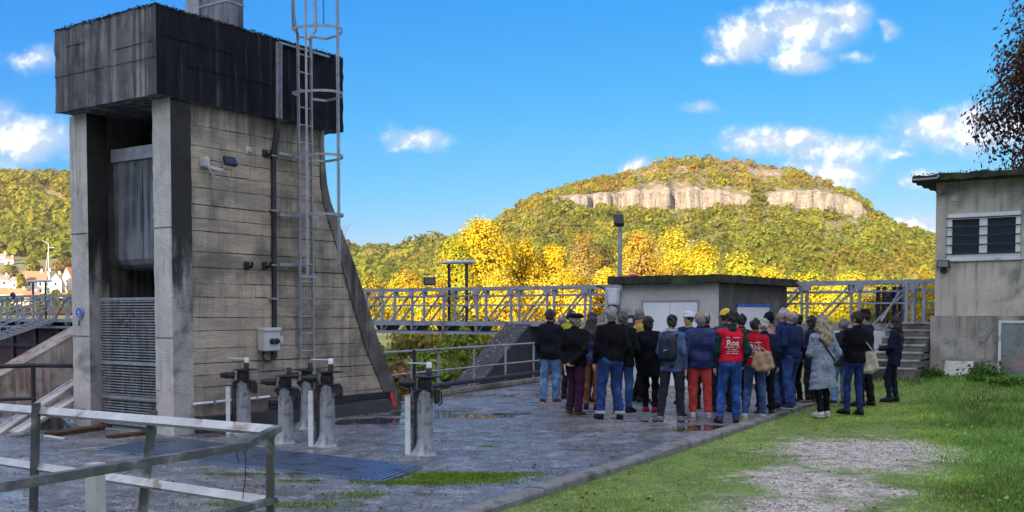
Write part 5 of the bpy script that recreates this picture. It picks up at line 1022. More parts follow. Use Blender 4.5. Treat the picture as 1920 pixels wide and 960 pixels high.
N = 520; y = 6.8 + RNG.random(N) ** 1.3 * 15; x = RNG.uniform(-1, 1, N) * (y * .5); k_ = kside(x, y); f = ~((k_ < .2) & (k_ > -.2)); x, y = x[f], y[f]; z = np.where(kside(x, y) > 0, terrain_h(x, y) + .02, .008)
e = [(1010, 742, 2.2, .5, 260), (720, 757, .8, .2, 90), (380, 800, 1.6, .3, 60)]
for u, v, rx, ry, n in e: c = gp(u, v); x = np.append(x, c.x + RNG.normal(size=n) * rx * .5); y = np.append(y, c.y + RNG.normal(size=n) * ry * .5); z = np.append(z, np.full(n, .01))
pal = np.array([(.35, .15, .04), (.22, .10, .04), (.42, .26, .06), (.14, .08, .04)]); V, Q, C = leaf_quads(np.stack([x, y, z], 1), .028, pal[RNG.integers(0, 4, len(x))], updown=3)
V[:, 2] = np.maximum(V[:, 2], np.repeat(z, 4) - .004); tag(put('fallen_leaves', bigmesh('fallen_leaves', V, Q, LEAF, tint=C)), 'scattered brown and orange fallen leaves', kind='stuff')
# weeds at the foot of the house and steps
for k, (u, v, lb, w_, h_, n) in enumerate(((1745, 700, 'leafy weed clump between the steps and the pale slab', .5, .32, 420), (1845, 700, 'leafy weed clump beside the metal hatch', .8, .42, 600), (1832, 708, 'low grass tuft right of the leaning slab', .3, .2, 160), (1885, 716, 'broad leaved weed below the metal hatch', .6, .25, 300))):
    Yw = 21.6 - .55 * k; c = pt(u, v, Yw); t_ = thing('weed_clump', lb, 'plant', (c.x, Yw, ground_z(c.x, Yw)), 0, 'weeds at the house foot')
    p_ = np.stack([RNG.normal(size=n) * w_ * .28, RNG.normal(size=n) * .10, np.abs(RNG.normal(size=n)) * h_ * .28 + .04], 1); V, Q, C = leaf_quads(p_, .035, np.array([.10, .22, .04]) * RNG.uniform(.5, 1.4, (n, 1))); put('leaves', bigmesh('leaves', V, Q, LEAF, tint=C), t_)
# ================================================================ PEOPLE: bodies and clothes as smooth blended surfaces
class Field:                                             # distance field on a grid, turned into one continuous mesh
    def __init__(s, lo, hi, h):
        s.lo = np.array(lo, float); s.h = h; s.n = (np.ceil((np.array(hi) - s.lo) / h)).astype(int) + 1; s.F = np.full(s.n, 9.0, np.float32)
        s.ax = [s.lo[i] + h * np.arange(s.n[i]) for i in range(3)]
    def win(s, lo, hi):
        a = np.clip(np.floor((np.array(lo) - s.lo) / s.h).astype(int), 0, s.n - 1); b = np.clip(np.ceil((np.array(hi) - s.lo) / s.h).astype(int) + 1, a + 1, s.n)
        sl = tuple(slice(a[i], b[i]) for i in range(3)); X = [s.ax[i][sl[i]] for i in range(3)]
        return sl, X[0][:, None, None], X[1][None, :, None], X[2][None, None, :]
    def put(s, sl, d, k):
        f = s.F[sl]
        if k <= 0: s.F[sl] = np.minimum(f, d); return
        h_ = np.clip(.5 + .5 * (f - d) / k, 0, 1); s.F[sl] = f + (d - f) * h_ - k * h_ * (1 - h_)
    def cone(s, a, b, ra, rb, k=.02, sq=(1, 1, 1)):
        a, b = np.array(a, float), np.array(b, float); m = max(ra, rb) / min(sq) + .05 + k
        sl, x, y, z = s.win(np.minimum(a, b) - m, np.maximum(a, b) + m); d = b - a; L = max((d * d).sum(), 1e-9)
        t_ = np.clip(((x - a[0]) * d[0] + (y - a[1]) * d[1] + (z - a[2]) * d[2]) / L, 0, 1)
        r = np.sqrt(((x - a[0] - t_ * d[0]) * sq[0]) ** 2 + ((y - a[1] - t_ * d[1]) * sq[1]) ** 2 + ((z - a[2] - t_ * d[2]) * sq[2]) ** 2); s.put(sl, r - (ra + (rb - ra) * t_), k)
    def chain(s, pts, rs, k=.02, sq=(1, 1, 1)):
        for i in range(len(pts) - 1): s.cone(pts[i], pts[i + 1], rs[i], rs[i + 1], k, sq)
    def ell(s, c, r, k=.02, sub=False, yaw=0.0):
        c, r = np.array(c, float), np.array(r, float); m = max(r) + .05 + k; sl, x, y, z = s.win(c - m, c + m); x, y, z = x - c[0], y - c[1], z - c[2]
        if yaw: cs, sn = math.cos(yaw), math.sin(yaw); x, y = x * cs + y * sn, -x * sn + y * cs
        q = np.sqrt((x / r[0]) ** 2 + (y / r[1]) ** 2 + (z / r[2]) ** 2); d = (q - 1) * min(r)
        if sub: s.F[sl] = np.maximum(s.F[sl], -d)
        else: s.put(sl, d, k)
    def cut(s, fn):                                      # keep where fn(x, y, z) < 0
        x, y, z = s.ax[0][:, None, None], s.ax[1][None, :, None], s.ax[2][None, None, :]; s.F = np.maximum(s.F, fn(x, y, z)).astype(np.float32)
    def add(s, fn):
        x, y, z = s.ax[0][:, None, None], s.ax[1][None, :, None], s.ax[2][None, None, :]; s.F = (s.F + fn(x, y, z)).astype(np.float32)
    def mesh(s, name, m_, xf):
        F = s.F; S = F < 0; n = s.n
        cnt = sum(S[i:n[0] - 1 + i, j:n[1] - 1 + j, k:n[2] - 1 + k].astype(np.int8) for i in (0, 1) for j in (0, 1) for k in (0, 1)); act = np.argwhere((cnt > 0) & (cnt < 8))
        if len(act) == 0: return None
        ids = np.full(n - 1, -1, np.int64); ids[tuple(act.T)] = np.arange(len(act)); acc = np.zeros((len(act), 3)); num = np.zeros(len(act))
        for ax in range(3):
            o = [i for i in range(3) if i != ax]
            for u in (0, 1):
                for v in (0, 1):
                    p = act.copy(); p[:, o[0]] += u; p[:, o[1]] += v; q = p.copy(); q[:, ax] += 1; a, b = F[tuple(p.T)], F[tuple(q.T)]; x = (a < 0) != (b < 0); t_ = np.where(x, a / np.where(np.abs(a - b) < 1e-9, 1, a - b), 0)
                    w_ = p.astype(float); w_[:, ax] += t_; acc += w_ * x[:, None]; num += x
        V = s.lo + s.h * acc / num[:, None]; faces = []
        for ax in range(3):
            o = [i for i in range(3) if i != ax]; sl0 = [slice(None)] * 3; sl1 = [slice(None)] * 3; sl0[ax] = slice(0, -1); sl1[ax] = slice(1, None)
            e = np.argwhere(S[tuple(sl0)] != S[tuple(sl1)]); e = e[(e[:, o[0]] > 0) & (e[:, o[1]] > 0) & (e[:, o[0]] < n[o[0]] - 1) & (e[:, o[1]] < n[o[1]] - 1)]
            if not len(e): continue
            def c_(du, dv): q = e.copy(); q[:, o[0]] -= du; q[:, o[1]] -= dv; return ids[tuple(q.T)]
            f = np.stack([c_(1, 1), c_(0, 1), c_(0, 0), c_(1, 0)], 1); ins = S[tuple(e.T)]; flip = ins if ax != 1 else ~ins
            f = np.where(flip[:, None], f, f[:, ::-1]); faces.append(f[(f >= 0).all(1)])
        V = (np.concatenate([V, np.ones((len(V), 1))], 1) @ np.array(xf).T)[:, :3]
        return bigmesh(name, V, np.concatenate(faces), m_, smooth=True)
    def at(s, P):                                        # sampled value
        i = np.clip(np.rint((P - s.lo) / s.h).astype(int), 0, s.n - 1); return s.F[tuple(i.T)]
CLOTH = {}
def cloth(c, kind='plain'):
    key = (tuple(c), kind)
    if key not in CLOTH:
        nm = 'fabric_' + str(len(CLOTH)); c2 = tuple(x * .62 for x in c)
        if kind == 'jeans': CLOTH[key] = mat(nm, c, tuple(x * .5 for x in c), 7, .85, 0, .15, bscale=60, stain=(tuple(min(1, x * 1.9) for x in c), .22, 5), stretch=(1, 1, .5), spec=.15)
        elif kind == 'tweed': CLOTH[key] = mat(nm, c, tuple(x * .3 for x in c), 38, .95, 0, .3, bscale=90, stretch=(1, 1, 1.6), spec=.12)
        elif kind == 'puffer': CLOTH[key] = mat(nm, c, c2, 5, .5, 0, .12, bscale=30, spec=.3)
        elif kind == 'hair': CLOTH[key] = mat(nm, c, tuple(x * .5 for x in c), 14, .55, 0, .5, bscale=50, stretch=(3, 3, .4))
        elif kind == 'skin': CLOTH[key] = mat(nm, c, tuple(x * .88 for x in c), 12, .6, 0, .05)
        else: CLOTH[key] = mat(nm, c, c2, 6, .9, 0, .15, bscale=60, spec=.12)
    return CLOTH[key]
SKIN = (.50, .29, .20)
ARMS = {'down': ((.245, -.04, 1.135), (.238, .05, .88), (.02, .12, -1)), 'pocket': ((.272, -.10, 1.14), (.212, .05, .93), (-.1, .5, -.7)), 'front': ((.26, .02, 1.13), (.10, .25, 1.08), (-.7, .6, .1)),
    'behind': ((.27, -.12, 1.13), (.05, -.19, .92), (-.8, -.1, -.3)), 'fold': ((.26, .06, 1.12), (-.02, .23, 1.16), (-.9, .1, 0)), 'hold': ((.25, .04, 1.12), (.20, .27, .98), (-.2, .9, 0))}
persons = {}
def person(u, v, h, yaw, label, top, legs, shoe, hair, hat=None, arms=('down', 'down'), hem=.80, wide=1.0, stance=.10, twist=0.0, nod=0.0, step=0.0, extra=(), skin=SKIN, ground=0.0, coat=None, beard=None, cuff=None, seed=None):
    seed = seed if seed is not None else int(u * 3 + v); r = random.Random(seed); g = gp(u, v, ground); root = thing('person', label, 'person', g, R(yaw), 'crowd listening by the cabin'); sc = h / 1.75
    xf = Matrix.Scale(sc, 4); W_ = wide * .96; rv_ = random.Random(seed + 5); twist = twist or rv_.uniform(-28, 28); yaw += rv_.uniform(-9, 9); step = step or rv_.uniform(-.06, .06); relax = rv_.choice((-1, 1, 0))
    hc = Matrix.Translation((0, -.01, 1.5)) @ Matrix.Rotation(R(twist), 4, 'Z') @ Matrix.Rotation(R(-nod), 4, 'X') @ Matrix.Translation((0, .01, -1.5))
    def Hd(p): q = hc @ Vector(p); return (q.x, q.y, q.z)
    tw_ = R(twist)
    J = {}
    for s_, nm in ((-1, 'l'), (1, 'r')):
        e, w_, fd = ARMS[arms[0 if s_ < 0 else 1]]; jx = r.uniform(-.012, .012); J[nm] = dict(sh=(s_ * .172 * W_, -.005, 1.412), el=(s_ * e[0] * W_ * .97, e[1], e[2] + jx), wr=(s_ * w_[0] * (W_ if w_[0] > .15 else 1), w_[1], w_[2] + jx), fd=(s_ * fd[0], fd[1], fd[2]),
            hip=(s_ * .09 * W_, 0, .93), kn=(s_ * (stance * .6 + .045), .025 + s_ * step * .5 + (.07 if s_ == relax else 0), .50), an=(s_ * (stance + .005 + (.03 if s_ == relax else 0)), -.02 + s_ * step + (.03 if s_ == relax else 0), .085))
    # --- body: head, neck, trunk, limbs and hands in one surface
    B = Field((-.42, -.34, .0), (.42, .40, 1.80), .0155)
    B.cone((0, -.01, .95), (0, -.015, 1.38), .075, .07, .05, (1, 1.2, 1))
    for nm in 'lr':
        j = J[nm]; B.chain([(0, -.01, 1.40), j['sh'], j['el'], j['wr']], [.055, .05, .038, .026], .02); B.chain([j['hip'], j['kn'], j['an'], (j['an'][0], j['an'][1] + .12, .04)], [.075, .05, .035, .028], .02)
        wv, fd = Vector(j['wr']), Vector(j['fd']).normalized(); s_ = -1 if nm == 'l' else 1
        side = Vector((0, 1, 0)) if abs(fd.y) < .7 else Vector((-s_ * .6, 0, .8)); side = (side - fd * side.dot(fd)).normalized(); nrm_ = fd.cross(side).normalized(); 
        if nrm_.x * s_ > 0: nrm_ = -nrm_
        B.cone(wv, wv + fd * .075, .026, .030, .015); 
        for q in range(4): base = wv + fd * .085 + side * (.030 - q * .020); L_ = (.066, .078, .072, .055)[q]; mid = base + fd * L_ * .55 + nrm_ * .008; B.chain([base - fd * .03, base, mid, mid + (fd * .6 + nrm_ * .7).normalized() * L_ * .5], [.0105, .0105, .0095, .0085], .004)
        B.chain([wv + fd * .02 + side * .025, wv + fd * .055 + side * .052, wv + fd * .09 + side * .055 + nrm_ * .012], [.012, .011, .009], .006)
    B.cone((0, -.025, 1.42), Hd((0, -.008, 1.57)), .056, .052, .03)
    B.ell(Hd((0, -.012, 1.655)), (.074, .094, .098), .02, yaw=tw_); B.ell(Hd((0, .025, 1.590)), (.054, .064, .066), .03, yaw=tw_); B.ell(Hd((0, .065, 1.548)), (.024, .022, .018), .02)
    B.cone(Hd((0, .084, 1.650)), Hd((0, .106, 1.612)), .010, .015, .012); B.cone(Hd((-.034, .080, 1.668)), Hd((.034, .080, 1.668)), .011, .011, .015)
    for s_ in (-1, 1): B.ell(Hd((s_ * .032, .096, 1.648)), (.016, .014, .011), sub=True); B.ell(Hd((s_ * .079, -.008, 1.630)), (.011, .022, .032), .008, yaw=tw_); B.ell(Hd((s_ * .04, .065, 1.610)), (.022, .022, .022), .02)
    B.cone(Hd((-.016, .089, 1.582)), Hd((.016, .089, 1.582)), .008, .008, .006); B.cone(Hd((-.014, .086, 1.568)), Hd((.014, .086, 1.568)), .008, .008, .006)
    put('body', B.mesh('body', cloth(skin, 'skin'), xf), root)
    ey = MB()
    for s_ in (-1, 1):
        c = Vector(Hd((s_ * .032, .080, 1.648))); e_ = MB(); e_.lathe([(.0, -.011), (.008, -.008), (.0115, 0), (.008, .008), (.0, .011)], 8, axis='y'); e_.v = [(p[0] * sc + c.x * sc, p[1] * sc + c.y * sc, p[2] * sc + c.z * sc) for p in e_.v]; e_.build('eye', BLACKPL, root)
    # --- trousers
    lc, lk, fit = legs
    T = Field((-.36, -.30, .03), (.36, .34, 1.10), .0195); f_ = fit
    T.cone((-.055 * W_, -.005, .97), (.055 * W_, -.005, .97), .115 * W_, .115 * W_, .04, (1, 1.05, 1)); T.ell((0, -.055, .92), (.145 * W_, .085, .10), .04)
    for nm in 'lr':
        j = J[nm]; T.chain([j['hip'], j['kn'], (j['an'][0], j['an'][1], .10)], [.100 * (.6 + .4 * f_) * W_, .068 * f_, .060 * f_], .035); T.ell((j['kn'][0], j['kn'][1] - .045, .34), (.052 * f_, .055 * f_, .12), .03)
    pz = r.uniform(0, 6); T.add(lambda x, y, z: .0065 * np.sin(z * 34 + 5 * x + 9 * y + pz) * np.exp(-((z - .46) / .16) ** 2) + .007 * np.sin(z * 62 + 8 * x + pz) * np.exp(-((z - .15) / .09) ** 2) + .004 * np.sin(x * 40 + z * 22 + y * 20 + pz))
    T.cut(lambda x, y, z: np.maximum(.085 if lk != 'cropped' else .16, 0) - z + 0 * x + 0 * y); T.cut(lambda x, y, z: z - 1.04 + 0 * x + 0 * y)
    tr_ = put('trousers', T.mesh('trousers', cloth(lc, lk if lk == 'jeans' else 'plain'), xf), root)
    if cuff:
        for nm in 'lr': j = J[nm]; m = MB().lathe([(.060 * f_ + .012, .09), (.060 * f_ + .016, .11), (.060 * f_ + .012, .135), (.03, .136)], 16, (j['an'][0], j['an'][1], 0)); m.v = [tuple(q * sc for q in p) for p in m.v]; m.build('turned_cuff', cloth(cuff), root)
    # --- shoes
    for nm, s_ in (('l', -1), ('r', 1)):
        j = J[nm]; ax_, ay = j['an'][0], j['an'][1]; sk_, sole, boot = shoe; S_ = Field((ax_ - .10, ay - .12, -.01), (ax_ + .10, ay + .24, .30), .014); ox = s_ * .035
        S_.chain([(ax_, ay - .03, .055), (ax_ + ox * .4, ay + .06, .050), (ax_ + ox, ay + .155, .036)], [.046, .045, .036], .03, (1, 1, 1)); S_.cone((ax_, ay - .015, .05), (ax_, ay - .005, .20 if boot else .10), .042, .038 if boot else .036, .03); S_.cut(lambda x, y, z: .012 - z + 0 * x + 0 * y); S_.cut(lambda x, y, z: z - (.20 if boot else .105) + 0 * x + 0 * y)
        so = put('shoe', S_.mesh('shoe', cloth(sk_, 'puffer'), xf), root); S2_ = Field((ax_ - .10, ay - .12, -.02), (ax_ + .10, ay + .24, .08), .0125); S2_.chain([(ax_, ay - .035, .02), (ax_ + ox * .4, ay + .06, .02), (ax_ + ox, ay + .16, .02)], [.050, .047, .043], .02); S2_.cut(lambda x, y, z: np.abs(z - .013) - .0145 + 0 * x + 0 * y); put('sole', S2_.mesh('sole', cloth(sole), xf), so)
    # --- upper garment
    tc, tk = top[0], top[1]; sleeve = top[2] if len(top) > 2 else None; thick = {'puffer': .030, 'coat': .022, 'tweed': .022, 'plain': .010, 'vest': .012}.get(tk, .012)
    def upper(hemz, sleeves=True, th=thick, torso=True, res=.0185):
        G_ = Field((-.48, -.38, max(.25, hemz - .08)), (.48, .46, 1.62), res); fl_ = .02 if hemz < .7 else 0
        if torso:
            for s_ in (-1, 1): G_.chain([(s_ * (.092 + fl_) * W_, -.012, hemz - .04), (s_ * .075 * W_, -.005, 1.02), (s_ * .085 * W_, .0, 1.25), (s_ * .09 * W_, -.01, 1.36)], [(.112 + th + fl_) * W_, (.096 + th) * W_, (.095 + th) * W_, (.082 + th)], .05, (1, 1.08, 1))
            G_.cone((0, -.02, 1.38), (0, -.015, 1.475), .09 + th, .062 + th * .5, .04); G_.ell((0, .03, 1.05), (.12 * W_, .10 * W_ + th, .16), .06); G_.ell((0, -.05, 1.30), (.15 * W_, .075 + th, .16), .05); G_.ell((0, -.06, .95), (.13 * W_, .085 + th, .12), .05)
        for nm in 'lr':
            j = J[nm]
            if torso: G_.cone((0, -.015, 1.435), j['sh'], .058 + th, .058 + th, .05)
            if sleeves: G_.chain([j['sh'], j['el'], j['wr']], [.060 + th, .048 + th, .036 + th * .8], .03 if arms[0] != 'behind' else .02)
        a, b = r.uniform(0, 6), r.uniform(0, 6)
        if tk == 'puffer' or tk == 'stripe': G_.add(lambda x, y, z: (.006 if tk == 'puffer' else .004) * (.6 - np.abs(np.sin((z + .012 * np.sin(x * 9 + a)) * math.pi / (.085 if tk == 'puffer' else .045)))) + 0 * y)
        G_.add(lambda x, y, z: .006 * np.sin(z * 26 + 9 * x + 6 * y + a) + .006 * np.sin(x * 31 - z * 17 + b) * np.exp(-((z - 1.1) / .25) ** 2) + .005 * np.sin(z * 55 + 14 * np.abs(x) + b) * (np.abs(x) > .2))
        G_.cut(lambda x, y, z: (hemz + .012 * np.sin(x * 11 + a)) - z + 0 * y if torso else -1 + 0 * x + 0 * y + 0 * z) if torso else None
        return G_
    if hem < .9:      # sleeves must survive the hem cut: join them afterwards
        pass
    G_ = upper(hem, sleeves=False)
    for nm in 'lr':
        if tk == 'vest': break
        j = J[nm]; G_.chain([j['sh'], j['el'], j['wr']], [.053 + thick * .8, .044 + thick * .8, .034 + thick * .7], .03)
    a_ = r.uniform(0, 6); G_.add(lambda x, y, z: .005 * np.sin(z * 58 + 16 * np.abs(x) + 20 * y + a_) * np.clip((np.abs(x) - .19) * 20, 0, 1))
    G_.cut(lambda x, y, z: z - (1.500 - .35 * np.maximum(y, -.02)) + 0 * x)
    gname = {'puffer': 'puffer_jacket', 'coat': 'coat', 'tweed': 'long_coat', 'plain': 'sweater', 'vest': 'vest', 'stripe': 'quilted_jacket', 'jacket': 'jacket'}[tk]
    go = put(gname, G_.mesh(gname, cloth(tc, {'puffer': 'puffer', 'stripe': 'puffer', 'tweed': 'tweed'}.get(tk, 'plain')), xf), root)
    if sleeve is not None:
        U = Field((-.48, -.38, .70), (.48, .46, 1.62), .0185)
        for nm in 'lr': j = J[nm]; U.chain([(j['sh'][0] * .8, -.01, 1.42), j['sh'], j['el'], j['wr']], [.06, .066, .056, .042], .03)
        U.cone((0, -.03, 1.40), (0, -.02, 1.50), .075, .078, .03); U.cone((0, -.085, 1.47), (0, -.07, 1.43), .05, .06, .03); U.add(lambda x, y, z: .006 * np.sin(z * 58 + 16 * np.abs(x) + a_)); put('hoodie', U.mesh('hoodie', cloth(sleeve), xf), root)
    else:
        m = MB(); cc = top[3] if len(top) > 3 else tuple(x * .8 for x in tc); m.lathe([(.070, 1.455), (.074, 1.50), (.066, 1.535), (.056, 1.52), (.056, 1.46)], 18, (0, -.02, 0)); m.v = [(p[0] * sc, (p[1] * 1.06) * sc, (p[2] - .25 * (p[1] + .02)) * sc) for p in m.v]; m.build('collar', cloth(cc), root)
    # --- hair
    hk, hcol = hair
    def hairfield():
        H_ = Field((-.26, -.30, 1.0 if hk in ('long', 'vlong', 'fluffy') else 1.40), (.26, .26, 1.86), .0145); return H_
    if hk != 'bald':
        H_ = hairfield(); H_.ell(Hd((0, -.016, 1.662)), (.090, .109, .110), .02, yaw=tw_)
        if hk == 'bob': H_.ell(Hd((0, -.03, 1.62)), (.100, .098, .12), .03, yaw=tw_)
        if hk in ('long', 'vlong', 'fluffy'):
            zl = {'long': 1.36, 'vlong': 1.12, 'fluffy': 1.34}[hk]; wd = {'long': .095, 'vlong': .11, 'fluffy': .125}[hk]; H_.chain([Hd((0, -.03, 1.65)), Hd((0, -.06, 1.55)), (0, -.115, (zl + 1.5) / 2), (0, -.125, zl)], [wd, wd + .005, wd, wd * .75], .04, (1, 1.5, 1))
            if hk == 'fluffy': [H_.ell(Hd((s_ * .08, -.05, 1.56)), (.06, .07, .10), .03) for s_ in (-1, 1)]
        if hk == 'bun': H_.ell(Hd((0, -.10, 1.70)), (.045, .045, .045), .02)
        H_.ell(Hd((0, .115, 1.600)), (.074, .095, .098), sub=True, yaw=tw_)
        if hk == 'fringe': H_.ell(Hd((0, .0, 1.735)), (.078, .10, .075), sub=True, yaw=tw_)
        zc = {'short': 1.555, 'fringe': 1.565, 'bob': 1.50, 'bun': 1.55}.get(hk, 0)
        nd = Hd((0, -.06, zc))[2] if zc else 0; H_.cut(lambda x, y, z: nd - z + 0 * x + 0 * y)
        am = .013 if hk == 'fluffy' else .007; ph = r.uniform(0, 6); H_.add(lambda x, y, z: am * np.sin(x * 70 + 3 * np.sin(z * 20 + ph) + ph) + am * .8 * np.sin(y * 60 + z * 30 + ph) + am * np.sin(z * 38 + x * 30))
        hm__ = H_.mesh('hair', cloth(hcol, 'hair'), xf); put('hair', hm__, root)
    if beard:
        H_ = hairfield(); H_.ell(Hd((0, .035, 1.575)), (.062, .070, .062), .02, yaw=tw_); H_.ell(Hd((0, .10, 1.585)), (.03, .03, .016), sub=True); H_.cut(lambda x, y, z: z - 1.61 + 0 * x + 0 * y); H_.add(lambda x, y, z: .004 * np.sin(x * 90 + z * 60)); put('beard', H_.mesh('beard', cloth(beard, 'hair'), xf), root)
    if hat:
        hk2, hcol2 = hat; H_ = Field((-.24, -.26, 1.5), (.24, .32, 1.90), .014)
        if hk2 == 'flat': H_.ell(Hd((0, .0, 1.715)), (.108, .135, .052), .02, yaw=tw_); H_.ell(Hd((0, -.02, 1.695)), (.098, .112, .055), .02, yaw=tw_); H_.cone(Hd((-.04, .11, 1.70)), Hd((.04, .11, 1.70)), .022, .022, .02); H_.cut(lambda x, y, z: 1.678 - z + 0 * x + 0 * y)
        if hk2 == 'beanie': H_.ell(Hd((0, -.02, 1.672)), (.095, .113, .112), .02, yaw=tw_); H_.cut(lambda x, y, z: 1.615 + .5 * np.clip(y, -.02, .2) - z + 0 * x); H_.add(lambda x, y, z: .004 * np.sin(np.arctan2(y, x) * 40) + 0 * z)
        if hk2 == 'cap': H_.ell(Hd((0, -.012, 1.690)), (.092, .112, .092), .02, yaw=tw_); H_.ell(Hd((0, .12, 1.690)), (.068, .085, .011), .012, yaw=tw_); H_.cut(lambda x, y, z: Hd((0, 0, 1.674))[2] - z + 0 * x + 0 * y)
        if hk2 == 'helmet': H_.ell(Hd((0, -.01, 1.700)), (.112, .135, .105), .02, yaw=tw_); H_.ell(Hd((0, .0, 1.692)), (.122, .160, .014), .012, yaw=tw_); H_.cone(Hd((0, -.10, 1.755)), Hd((0, .09, 1.76)), .04, .04, .02); H_.cut(lambda x, y, z: 1.680 - z + 0 * x + 0 * y)
        nm_ = {'flat': 'flat_cap', 'beanie': 'knit_hat', 'cap': 'cap', 'helmet': 'helmet'}[hk2]
        ho = put(nm_, H_.mesh(nm_, cloth(hcol2, 'puffer' if hk2 == 'helmet' else 'plain'), xf), root)
    root.rotation_euler = (R(rv_.uniform(-1.6, 1.6)), R(rv_.uniform(-1.8, 1.8)), R(yaw))
    rec = dict(root=root, field=G_, sc=sc, J=J, xf=xf, g=g, yaw=R(yaw)); persons[label] = rec
    for e in extra: e(rec)
    return rec
def local_w(rec, p): c, s_ = math.cos(rec['yaw']), math.sin(rec['yaw']); p = Vector(p) * rec['sc']; return Vector((rec['g'].x + p.x * c - p.y * s_, rec['g'].y + p.x * s_ + p.y * c, rec['g'].z + p.z))
def lettering(rec, lines):                               # flat print laid on the back of the vest
    f = rec['field']; out_ = MB()
    def back_y(x, z):
        ys_ = np.arange(-.36, .0, .004); P = np.stack([np.full_like(ys_, x), ys_, np.full_like(ys_, z)], 1); i0 = (P - f.lo) / f.h; v_ = f.at(P); k = np.argmax(v_ < 0)
        return ys_[k] if v_[k] < 0 else None
    for txt, size, z, kind in lines:
        if kind == 'dash':
            vs, fs, x = [], [], -sum(txt) / 2
            for i, wd in enumerate(txt):
                if i % 2 == 0: o_ = len(vs); vs += [(x, z - size / 2), (x + wd, z - size / 2), (x + wd, z + size / 2), (x, z + size / 2)]; fs.append((o_, o_ + 1, o_ + 2, o_ + 3))
                x += wd
        elif kind == 'bar': P = [(x, z + dz) for dz in (-size / 2, size / 2) for x in np.linspace(-txt / 2, txt / 2, 15)]; vs = P; fs = [(i, i + 1, 16 + i, 15 + i) for i in range(14)]
        else:
            cu = bpy.data.curves.new('print', 'FONT'); cu.body = txt; cu.size = size; cu.align_x = 'CENTER'; cu.resolution_u = 3; cu.offset = size * (.022 if size > .06 else .012); ob = bpy.data.objects.new('print', cu); COL.objects.link(ob); dg = bpy.context.evaluated_depsgraph_get(); me = bpy.data.meshes.new_from_object(ob.evaluated_get(dg)); COL.objects.unlink(ob); bpy.data.objects.remove(ob)
            bm = bmesh.new(); bm.from_mesh(me); bmesh.ops.triangulate(bm, faces=bm.faces[:]); bmesh.ops.subdivide_edges(bm, edges=[e for e in bm.edges if e.calc_length() > .02], cuts=1); bmesh.ops.triangulate(bm, faces=bm.faces[:]); bm.verts.index_update(); vs = [(v_.co.x, v_.co.y + z) for v_ in bm.verts]; fs = [tuple(v_.index for v_ in q.verts) for q in bm.faces]; bm.free()
        pts = []
        for x, zz in vs: y_ = min((back_y(x + a, zz + b) or -.1) for a in (-.012, .012) for b in (-.012, .012)); pts.append((x * rec['sc'], (y_ - .012) * rec['sc'], zz * rec['sc']))
        out_.add(pts, fs)
    out_.build('vest_print', WHITEP, rec['root'])
def vest_print(rec): lettering(rec, [((.06, .05, .10), .010, 1.345, 'dash'), ('Ros', .125, 1.222, 't'), (.22, .014, 1.195, 'bar'), ((.04, .02, .08), .011, 1.158, 'dash'), ((.02, .015, .025, .02, .02, .015, .025, .02, .02), .008, 1.128, 'dash'), ((.05, .025, .06, .012, .03), .010, 1.098, 'dash')])
def backpack(rec):
    p = local_w(rec, (0, -.17, 1.02)); t_ = thing('backpack', 'dark navy backpack on the person in slate blue jacket', 'backpack', p, rec['yaw']); sc = rec['sc']
    B = Field((-.20, -.16, -.08), (.20, .12, .46), .013); B.chain([(-.07, -.03, .06), (-.06, -.03, .32)], [.10, .095], .04); B.chain([(.07, -.03, .06), (.06, -.03, .32)], [.10, .095], .04); B.ell((0, -.09, .12), (.11, .05, .11), .02); put('bag', B.mesh('bag', cloth((.018, .022, .045), 'puffer'), Matrix.Scale(sc, 4)), t_)
    for s_ in (-1, 1): MB().bar((s_ * .1, .05, .36), (s_ * .12, .16, .43), .05, .012).build('strap', cloth((.02, .02, .03)), t_)
    MB().bar((-.03, -.145, .14), (.02, -.145, .155), .004, .012).build('emblem', WHITEP, t_)
def tote(label, col, loc, size, shoulder, name='tote_bag', cat='bag', tilt=0.0):
    def f(rec):
        p = local_w(rec, loc); t_ = thing(name, label, cat, p, rec['yaw'] + tilt); w_, h_, d = size
        B = Field((-w_ * .7, -d, -h_ * .65), (w_ * .7, d, h_ * .65), .013); [B.cone((w_ * q, 0, -h_ * (.40 - .5 * q * q)), (w_ * q * .86, 0, h_ * .34), d * (.52 - .5 * abs(q)), d * .16, .04) for q in (-.38, -.25, -.12, 0, .12, .25, .38)]; B.add(lambda x, y, z: .006 * np.sin(x * 40 + z * 22) + .005 * np.sin(z * 50 - x * 18)); put('bag', B.mesh('bag', cloth(col), Matrix.Scale(1, 4)), t_)
        sh = local_w(rec, shoulder) - p; c, s_ = math.cos(-rec['yaw'] - tilt), math.sin(-rec['yaw'] - tilt); q = Vector((sh.x * c - sh.y * s_, sh.x * s_ + sh.y * c, sh.z))
        for k in (-1, 1): MB().tube([(k * w_ * .32, 0, h_ * .30), (q + Vector((k * .03, -.03, -.15))), q + Vector((k * .015, 0, .0))], .010, 6).build('strap', cloth(col), t_)
    return f
def paper(rec):
    p = local_w(rec, (.30, .12, .66)); t_ = thing('paper_sheet', 'white sheet of paper held by the man at the far left', 'paper', p, rec['yaw']); m = MB(); m.add([(-.04, -.10, .17), (.02, .10, .19), (.06, .12, -.10), (.0, -.08, -.13), (-.036, -.10, .17), (.024, .10, .19), (.064, .12, -.10), (.004, -.08, -.13)], [(0, 1, 2, 3), (7, 6, 5, 4), (0, 4, 5, 1), (1, 5, 6, 2), (2, 6, 7, 3), (3, 7, 4, 0)]); m.build('sheet', WHITEP, t_)
